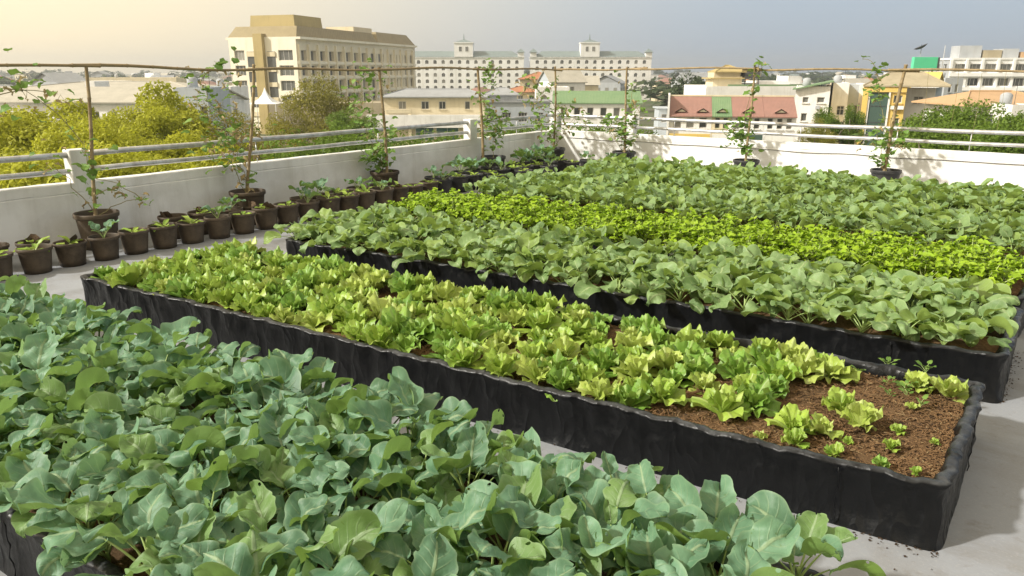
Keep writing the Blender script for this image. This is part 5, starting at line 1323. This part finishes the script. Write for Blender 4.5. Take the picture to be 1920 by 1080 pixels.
# --- 11 white house with brown hip roof and taller gabled neighbour
F = 93.0
o = bld('corner_house', 'white house with a brown hip roof and one shaded blue-grey side', 1693, F, -.60, cat='house')
w = rat(1748, F, 0)-rat(1693, F, 0); zt = zl(164, F)
facade(o, (0, 0), 0, w, 0, zt, [(1.25, 2.35)], [(zt-1.95, zt-1.0), (zt-4.6, zt-3.7)], B_WHITE2, .15, 'grid', sill=True)
facade(o, (w, 0), math.pi/2, 7, 0, zt, [(3.0, 3.9)], [(zt-3.0, zt-1.7)], B_BLUEG, .15)  # white house's side wall, its shade put in as blue-grey colour
mb = MB(); mb.box(.02, w-.02, 6.8, 7, 0, zt); mb.build('wall', B_WHITE2, o)
F = 108.0
o = bld('gabled_house', 'taller white house with a yellow fascia behind the brown hip roof', 1706, F, -.6, cat='house')
w = 3.2; zt = zl(150, F)
facade(o, (0, 0), 0, w, 0, zt, [(.8, 1.8)], [(zt-2.6, zt-1.4)], B_YEL, .15)
facade(o, (w, 0), math.pi/2, 6, 0, zt, [(2.6, 3.5)], [(zt-2.2, zt-.8), (zt-5.2, zt-3.8)], B_WHITE2, .15)
mb = MB(); mb.box(.02, w-.02, 5.8, 6, 0, zt); mb.build('wall', B_WHITE2, o)
gable_roof(o, 0, w, 0, 6, zt, 1.1, B_YEL, .3, B_WHITE2)
# --- 12 billboard + dish
F = 140.0
o = bld('billboard', 'plain teal green rooftop billboard box below the satellite dish', 1708, F, cat='billboard')
w = rat(1753, F, 8)-rat(1708, F, 8); z0_, z1_ = zl(133, F), zl(107, F)
mb = MB(); mb.bbox(0, w, 0, .9, z0_, z1_, .03); mb.build('sign_box', B_TEAL, o)
mb = MB(); mb.box(w+.01, w+.35, .0, 1.0, z0_, z1_-.05); mb.build('side_panel', B_DARK, o)
for xx in (.5, w/2, w-.5): mb = MB(); mb.box(xx-.1, xx+.1, .3, .6, 0, z0_); mb.build('leg', B_DARK, o)
mb = MB(); mb.tube([(w+1.2, .5, z0_), (w+1.2, .5, z1_+2.0)], .05, 5); mb.build('mast', B_WHITE2, o)
o = empty('satellite_dish', (*HF(rat(1731, F, 8)+.2, F+.4), GZ+z1_), YAW); tag(o, 'grey mesh satellite dish tilted on a post above the teal billboard', 'satellite dish')
mb = MB(); mb.tube([(0, 0, 0), (0, 0, 1.5)], .06, 6); mb.build('post', B_GREY, o)
mb = MB(); mb.lathe([(.02, 0), (.4, .05), (.8, .19), (1.15, .40), (1.18, .42), (.8, .22), (.4, .08), (.02, .03)], 20); mb.build('dish', B_DARK, o, smooth=True, loc=(0, 0, 1.45), rot=(-.12, -.42, 0))
mb = MB(); mb.tube([(0, 0, 1.5), (-.25, -.35, 2.15)], .03, 5); mb.build('feed_arm', B_DARK, o)
# --- 13 grey-white apartments
F = 175.0
o = bld('apartment_building', 'wide grey and white apartment building with long window bands and roof boxes', 1778, F, -.15)
w = 26.0; zt = zl(112, F)
rows = storeys(zt-.3, 3.05, 6, 1.7, .75)
facade(o, (0, 0), 0, w, 0, zt, even(.6, w-.2, 8, .78), rows, B_WHITE, .9, 'triple')
facade(o, (0, 14), -math.pi/2, 14, 0, zt, even(1, 13, 3, .5), rows, B_GREY, .3)
facade(o, (w, 0), math.pi/2, 14, 0, zt, even(1, 13, 3, .5), rows, B_GREY, .3)
for (za, zb) in rows: mb = MB(); mb.box(-.2, w+.2, -.9, -.003, za-1.0, za-.25); mb.build('balcony', B_WHITE, o)
for k in range(9): mb = MB(); mb.box(k*w/8-.25, k*w/8+.25, -.5, -.004, rows[-1][0], zt); mb.build('pier', B_WHITE, o)
mb = MB(); mb.box(.02, w-.02, 13.8, 14, 0, zt); mb.build('wall', B_GREY, o); flat_roof(o, 0, w, 0, 14, zt, B_WHITE, .4, .2)
for (a, b, h, m) in ((2.6, 7.2, 3.1, B_GREY), (7.6, 11.5, 2.1, B_TAN), (11.7, 15.0, 2.4, B_GREY), (15.5, 21, 1.7, B_ROOFT)): mb = MB(); mb.box(a, b, 3, 8, zt+.2, zt+h); mb.build('roof_box', m, o)
# --- 14 tan hip roof house
F = 74.0
hip_house(1822, 1990, F, 196, 171, 8, B_WHITE2, B_ROOFT, 'white house under a broad tan tiled hip roof above the trees', 4, lambda zt: [(zt-1.9, zt-.7)], inset=3.2, over=1.0)
F = 70.0
o, w, zt = block(1903, 1960, F, 205, 6, B_WHITE2, 'small white wing with one window at the picture edge', [(.5, 1.3)], lambda zt: [(zt-1.5, zt-.6)])
block(1772, 1806, 150, 150, 8, B_GREY, 'grey plain block between the corner house and the apartments', 2, st3(3, 1.5, 2))
# --- 16 left: long grey roofed sheds and white flats
F = 92.0
o = bld('long_warehouse', 'long white warehouse under a pale sheet roof behind the golden trees', -120, F, -.10, cat='warehouse')
w = 32.5; zt = zl(188, F)
facade(o, (0, 0), 0, w, 0, zt, even(.5, w-.5, 14, .5), [(zt-2.2, zt-1.2), (zt-5.5, zt-4.3)], B_WHITE2, .15)
facade(o, (w, 0), math.pi/2, 12, 0, zt, even(1, 11, 3, .4), [(zt-2.2, zt-1.2)], B_WHITE2, .15)
mb = MB(); mb.box(.02, w-.02, 11.8, 12, 0, zt); mb.build('wall', B_WHITE2, o)
gable_roof(o, 0, w, 0, 12, zt, 1.5, B_ROOFLG, .5, B_WHITE2)
mb = MB(); mb.box(0, w*.35, -3.5, -.3, zt-1.6, zt-1.4); mb.build('awning', B_ROOFLG, o)
for k in range(5): mb = MB(); mb.box(k*2.6+.2, k*2.6+.35, -3.4, -3.2, 0, zt-1.62); mb.build('post', B_WHITE2, o)
F = 76.0
o, w, zt = block(325, 388, F, 172, 6, B_BLUEG, 'white-grey flats with dark openings right of the tallest golden tree', [(.5, 1.0), (2.45, 3.1)], lambda zt: [(zt-2.3, zt-1.4), (zt-4.6, zt-3.4)])
F = 128.0
hip_house(60, 345, F, 163, 153, 14, B_WHITE2, B_ROOFLG, 'wide low house under a pale roof beyond the warehouse', 10, lambda zt: [(zt-2, zt-1)], inset=6)
block(385, 432, 105, 168, 7, B_WHITE2, 'small white block between the flats and the beige offices', 2, st3(3, 1.3, 3))
block(160, 178, 110, 158, 4, B_WHITE2, 'small white roof cabin on the pale roofs', [(.3, .8)], lambda zt: [(zt-1.5, zt-.8)])
block(150, 330, 240, 148, 12, B_CREAM, 'wide cream factory block near the horizon', 12, st3(3.5, 1.6, 2))

# far city: small houses filling the land up to the horizon
rnd = random.Random(99)
def far_house_mesh(kind, wm, rm):
    mb = MB(); w, d, h = rnd.uniform(8, 16), rnd.uniform(8, 12), rnd.uniform(5, 11)
    mb.cur = 0; mb.box(-w/2, w/2, -d/2, d/2, 0, h)
    mb.cur = 1
    if kind == 'hip':
        e = .7; z = h; mb.add([(-w/2-e, -d/2-e, z), (w/2+e, -d/2-e, z), (w/2+e, d/2+e, z), (-w/2-e, d/2+e, z), (-w/2+d/2, 0, z+2.6), (w/2-d/2, 0, z+2.6)], [(0, 1, 5, 4), (1, 2, 5), (2, 3, 4, 5), (3, 0, 4), (3, 2, 1, 0)])
    elif kind == 'gable':
        e = .6; mb.add([(-w/2-e, -d/2-e, h-.3), (w/2+e, -d/2-e, h-.3), (w/2+e, 0, h+2.4), (-w/2-e, 0, h+2.4), (-w/2-e, d/2+e, h-.3), (w/2+e, d/2+e, h-.3)], [(0, 1, 2, 3), (3, 2, 5, 4)]); mb.add([(-w/2, -d/2, h), (-w/2, d/2, h), (-w/2, 0, h+2.2)], [(0, 1, 2)]); mb.add([(w/2, -d/2, h), (w/2, d/2, h), (w/2, 0, h+2.2)], [(0, 1, 2)])
    else:
        mb.box(-w/2-.1, w/2+.1, -d/2-.1, d/2+.1, h, h+.5); mb.box(-w/4, w/6, -d/4, d/4, h+.5, h+2.8)
    mb.cur = 2
    for fl in range(int(h//3)):
        z = fl*3+1.1
        for k in range(int(w//2.6)):
            x = -w/2+1.2+k*2.6; mb.box(x, x+1.2, -d/2-.05, -d/2+.02, z, z+1.3)
        for k in range(int(d//3)):
            y = -d/2+1.2+k*3; mb.box(w/2-.02, w/2+.05, y, y+1.2, z, z+1.3); mb.box(-w/2-.05, -w/2+.02, y, y+1.2, z, z+1.3)
    return mb.mesh('far_house', [wm, rm, M_GLASS])
FH = [far_house_mesh(k, wm, rm) for (k, wm, rm) in (('hip', B_WHITE2, B_ROOFO), ('gable', B_WHITE, B_ROOFG), ('flat', B_WHITE, B_WHITE2), ('hip', B_CREAM, B_ROOFR), ('gable', B_CREAM, B_ROOFLG), ('flat', B_WHITE2, B_GREY), ('gable', B_GREY, B_ROOFG), ('flat', B_CREAM, B_WHITE), ('hip', B_WHITE, B_ROOFDG), ('flat', B_WHITE, B_CREAM))]
i = 0
for F in (150, 185, 225, 270, 325, 390, 470, 570, 690, 850, 1050, 1300):
    span = F*1.6; step = 17 + F*.035; r = -span/2 + rnd.uniform(0, step)
    while r < span/2:
        px = 960+1400*r/(F*CP+12*SP)
        ok = -80 < px < 2000
        if 700 < px < 1232 and 300 < F < 460: ok = False
        if 410 < px < 790 and 120 < F < 290: ok = False
        if px > 1740 and 150 < F < 220: ok = False
        if F < 200 and (690 < px < 1232 or 1300 < px < 1960): ok = False
        if ok and rnd.random() < .82:
            x, y = HF(r+rnd.uniform(-4, 4), F+rnd.uniform(-14, 14))
            o = link('far_house', rnd.choice(FH), None, (x, y, GZ), (0, 0, YAW+rnd.choice((0, .3, -.4, 1.2, 1.57))), rnd.uniform(.85, 1.15)*(1.0 if F < 400 else 1.12))
            tag(o, 'small pale house in the crowded far city', 'house', 'small houses of the far city')
        elif ok and rnd.random() < .8:
            zt_ = rnd.uniform(7, 11); x, y = HF(r, F)
            root = empty('tree', (x, y, GZ)); tag(root, 'distant tree among the far city houses', 'tree', 'distant trees among the houses')
            link('trunk', TRK[0], root, scale=(zt_*.5, zt_*.5, zt_*.9)); link('crown', TREES[('far' if px > 700 else 'fargold', rnd.randrange(2))], root, (0, 0, zt_-3.6), (0, 0, rnd.uniform(0, 6)), (4.2, 4.2, 3.6))
        r += step*rnd.uniform(.8, 1.25)
# hazy air over the city
def haze():
    mb = MB(); mb.box(-1750, 1750, -1600, 1900, GZ-1.5, 34)
    m = bpy.data.materials.new('hazy_air'); m.use_nodes = True; nt_ = m.node_tree; nt_.nodes.clear()
    o_ = nt_.nodes.new('ShaderNodeOutputMaterial'); v = nt_.nodes.new('ShaderNodeVolumePrincipled')
    v.inputs['Color'].default_value = (.86, .90, .95, 1); v.inputs['Density'].default_value = HAZE; v.inputs['Anisotropy'].default_value = 0.5
    nt_.links.new(v.outputs[0], o_.inputs['Volume'])
    o = mb.build('haze', m); o['kind'] = 'stuff'
    tag(o, 'thin pale haze over the city', 'haze')
HAZE = 0.0005
haze()
# belts of distant woodland that read as one mass
V_, F_, r_ = crown_np(900, 9000, 1, .25, .02, 220)
g = np.random.default_rng(4); Vs = []; Fs = []; Rs = []; n = 0
for k in range(260):
    F = g.uniform(230, 1500); r = g.uniform(-.72, .75)*F; px = 960+1400*r/(F*CP)
    if F < 460 and 420 < px < 1232: F = g.uniform(460, 1200); r = (px-960)/1400*F*CP
    V, Fq, rr = crown_np(int(g.integers(1e6)), 130, 1, .6, .20, 7)
    s = g.uniform(4, 8)*(1+F/1500); x, y = HF(r, F); Vs.append(V*np.array((s*1.6, s*1.3, s*.75))+np.array((x, y, GZ+s*.7+1.5))); Fs.append(Fq+n); Rs.append(rr); n += len(V)
o = link('woodland', np_mesh('woodland', np.concatenate(Vs), np.concatenate(Fs), M_TD, rnd=np.concatenate(Rs), smooth=False)); tag(o, 'dark woodland patches scattered through the far city', 'woodland', kind='stuff')
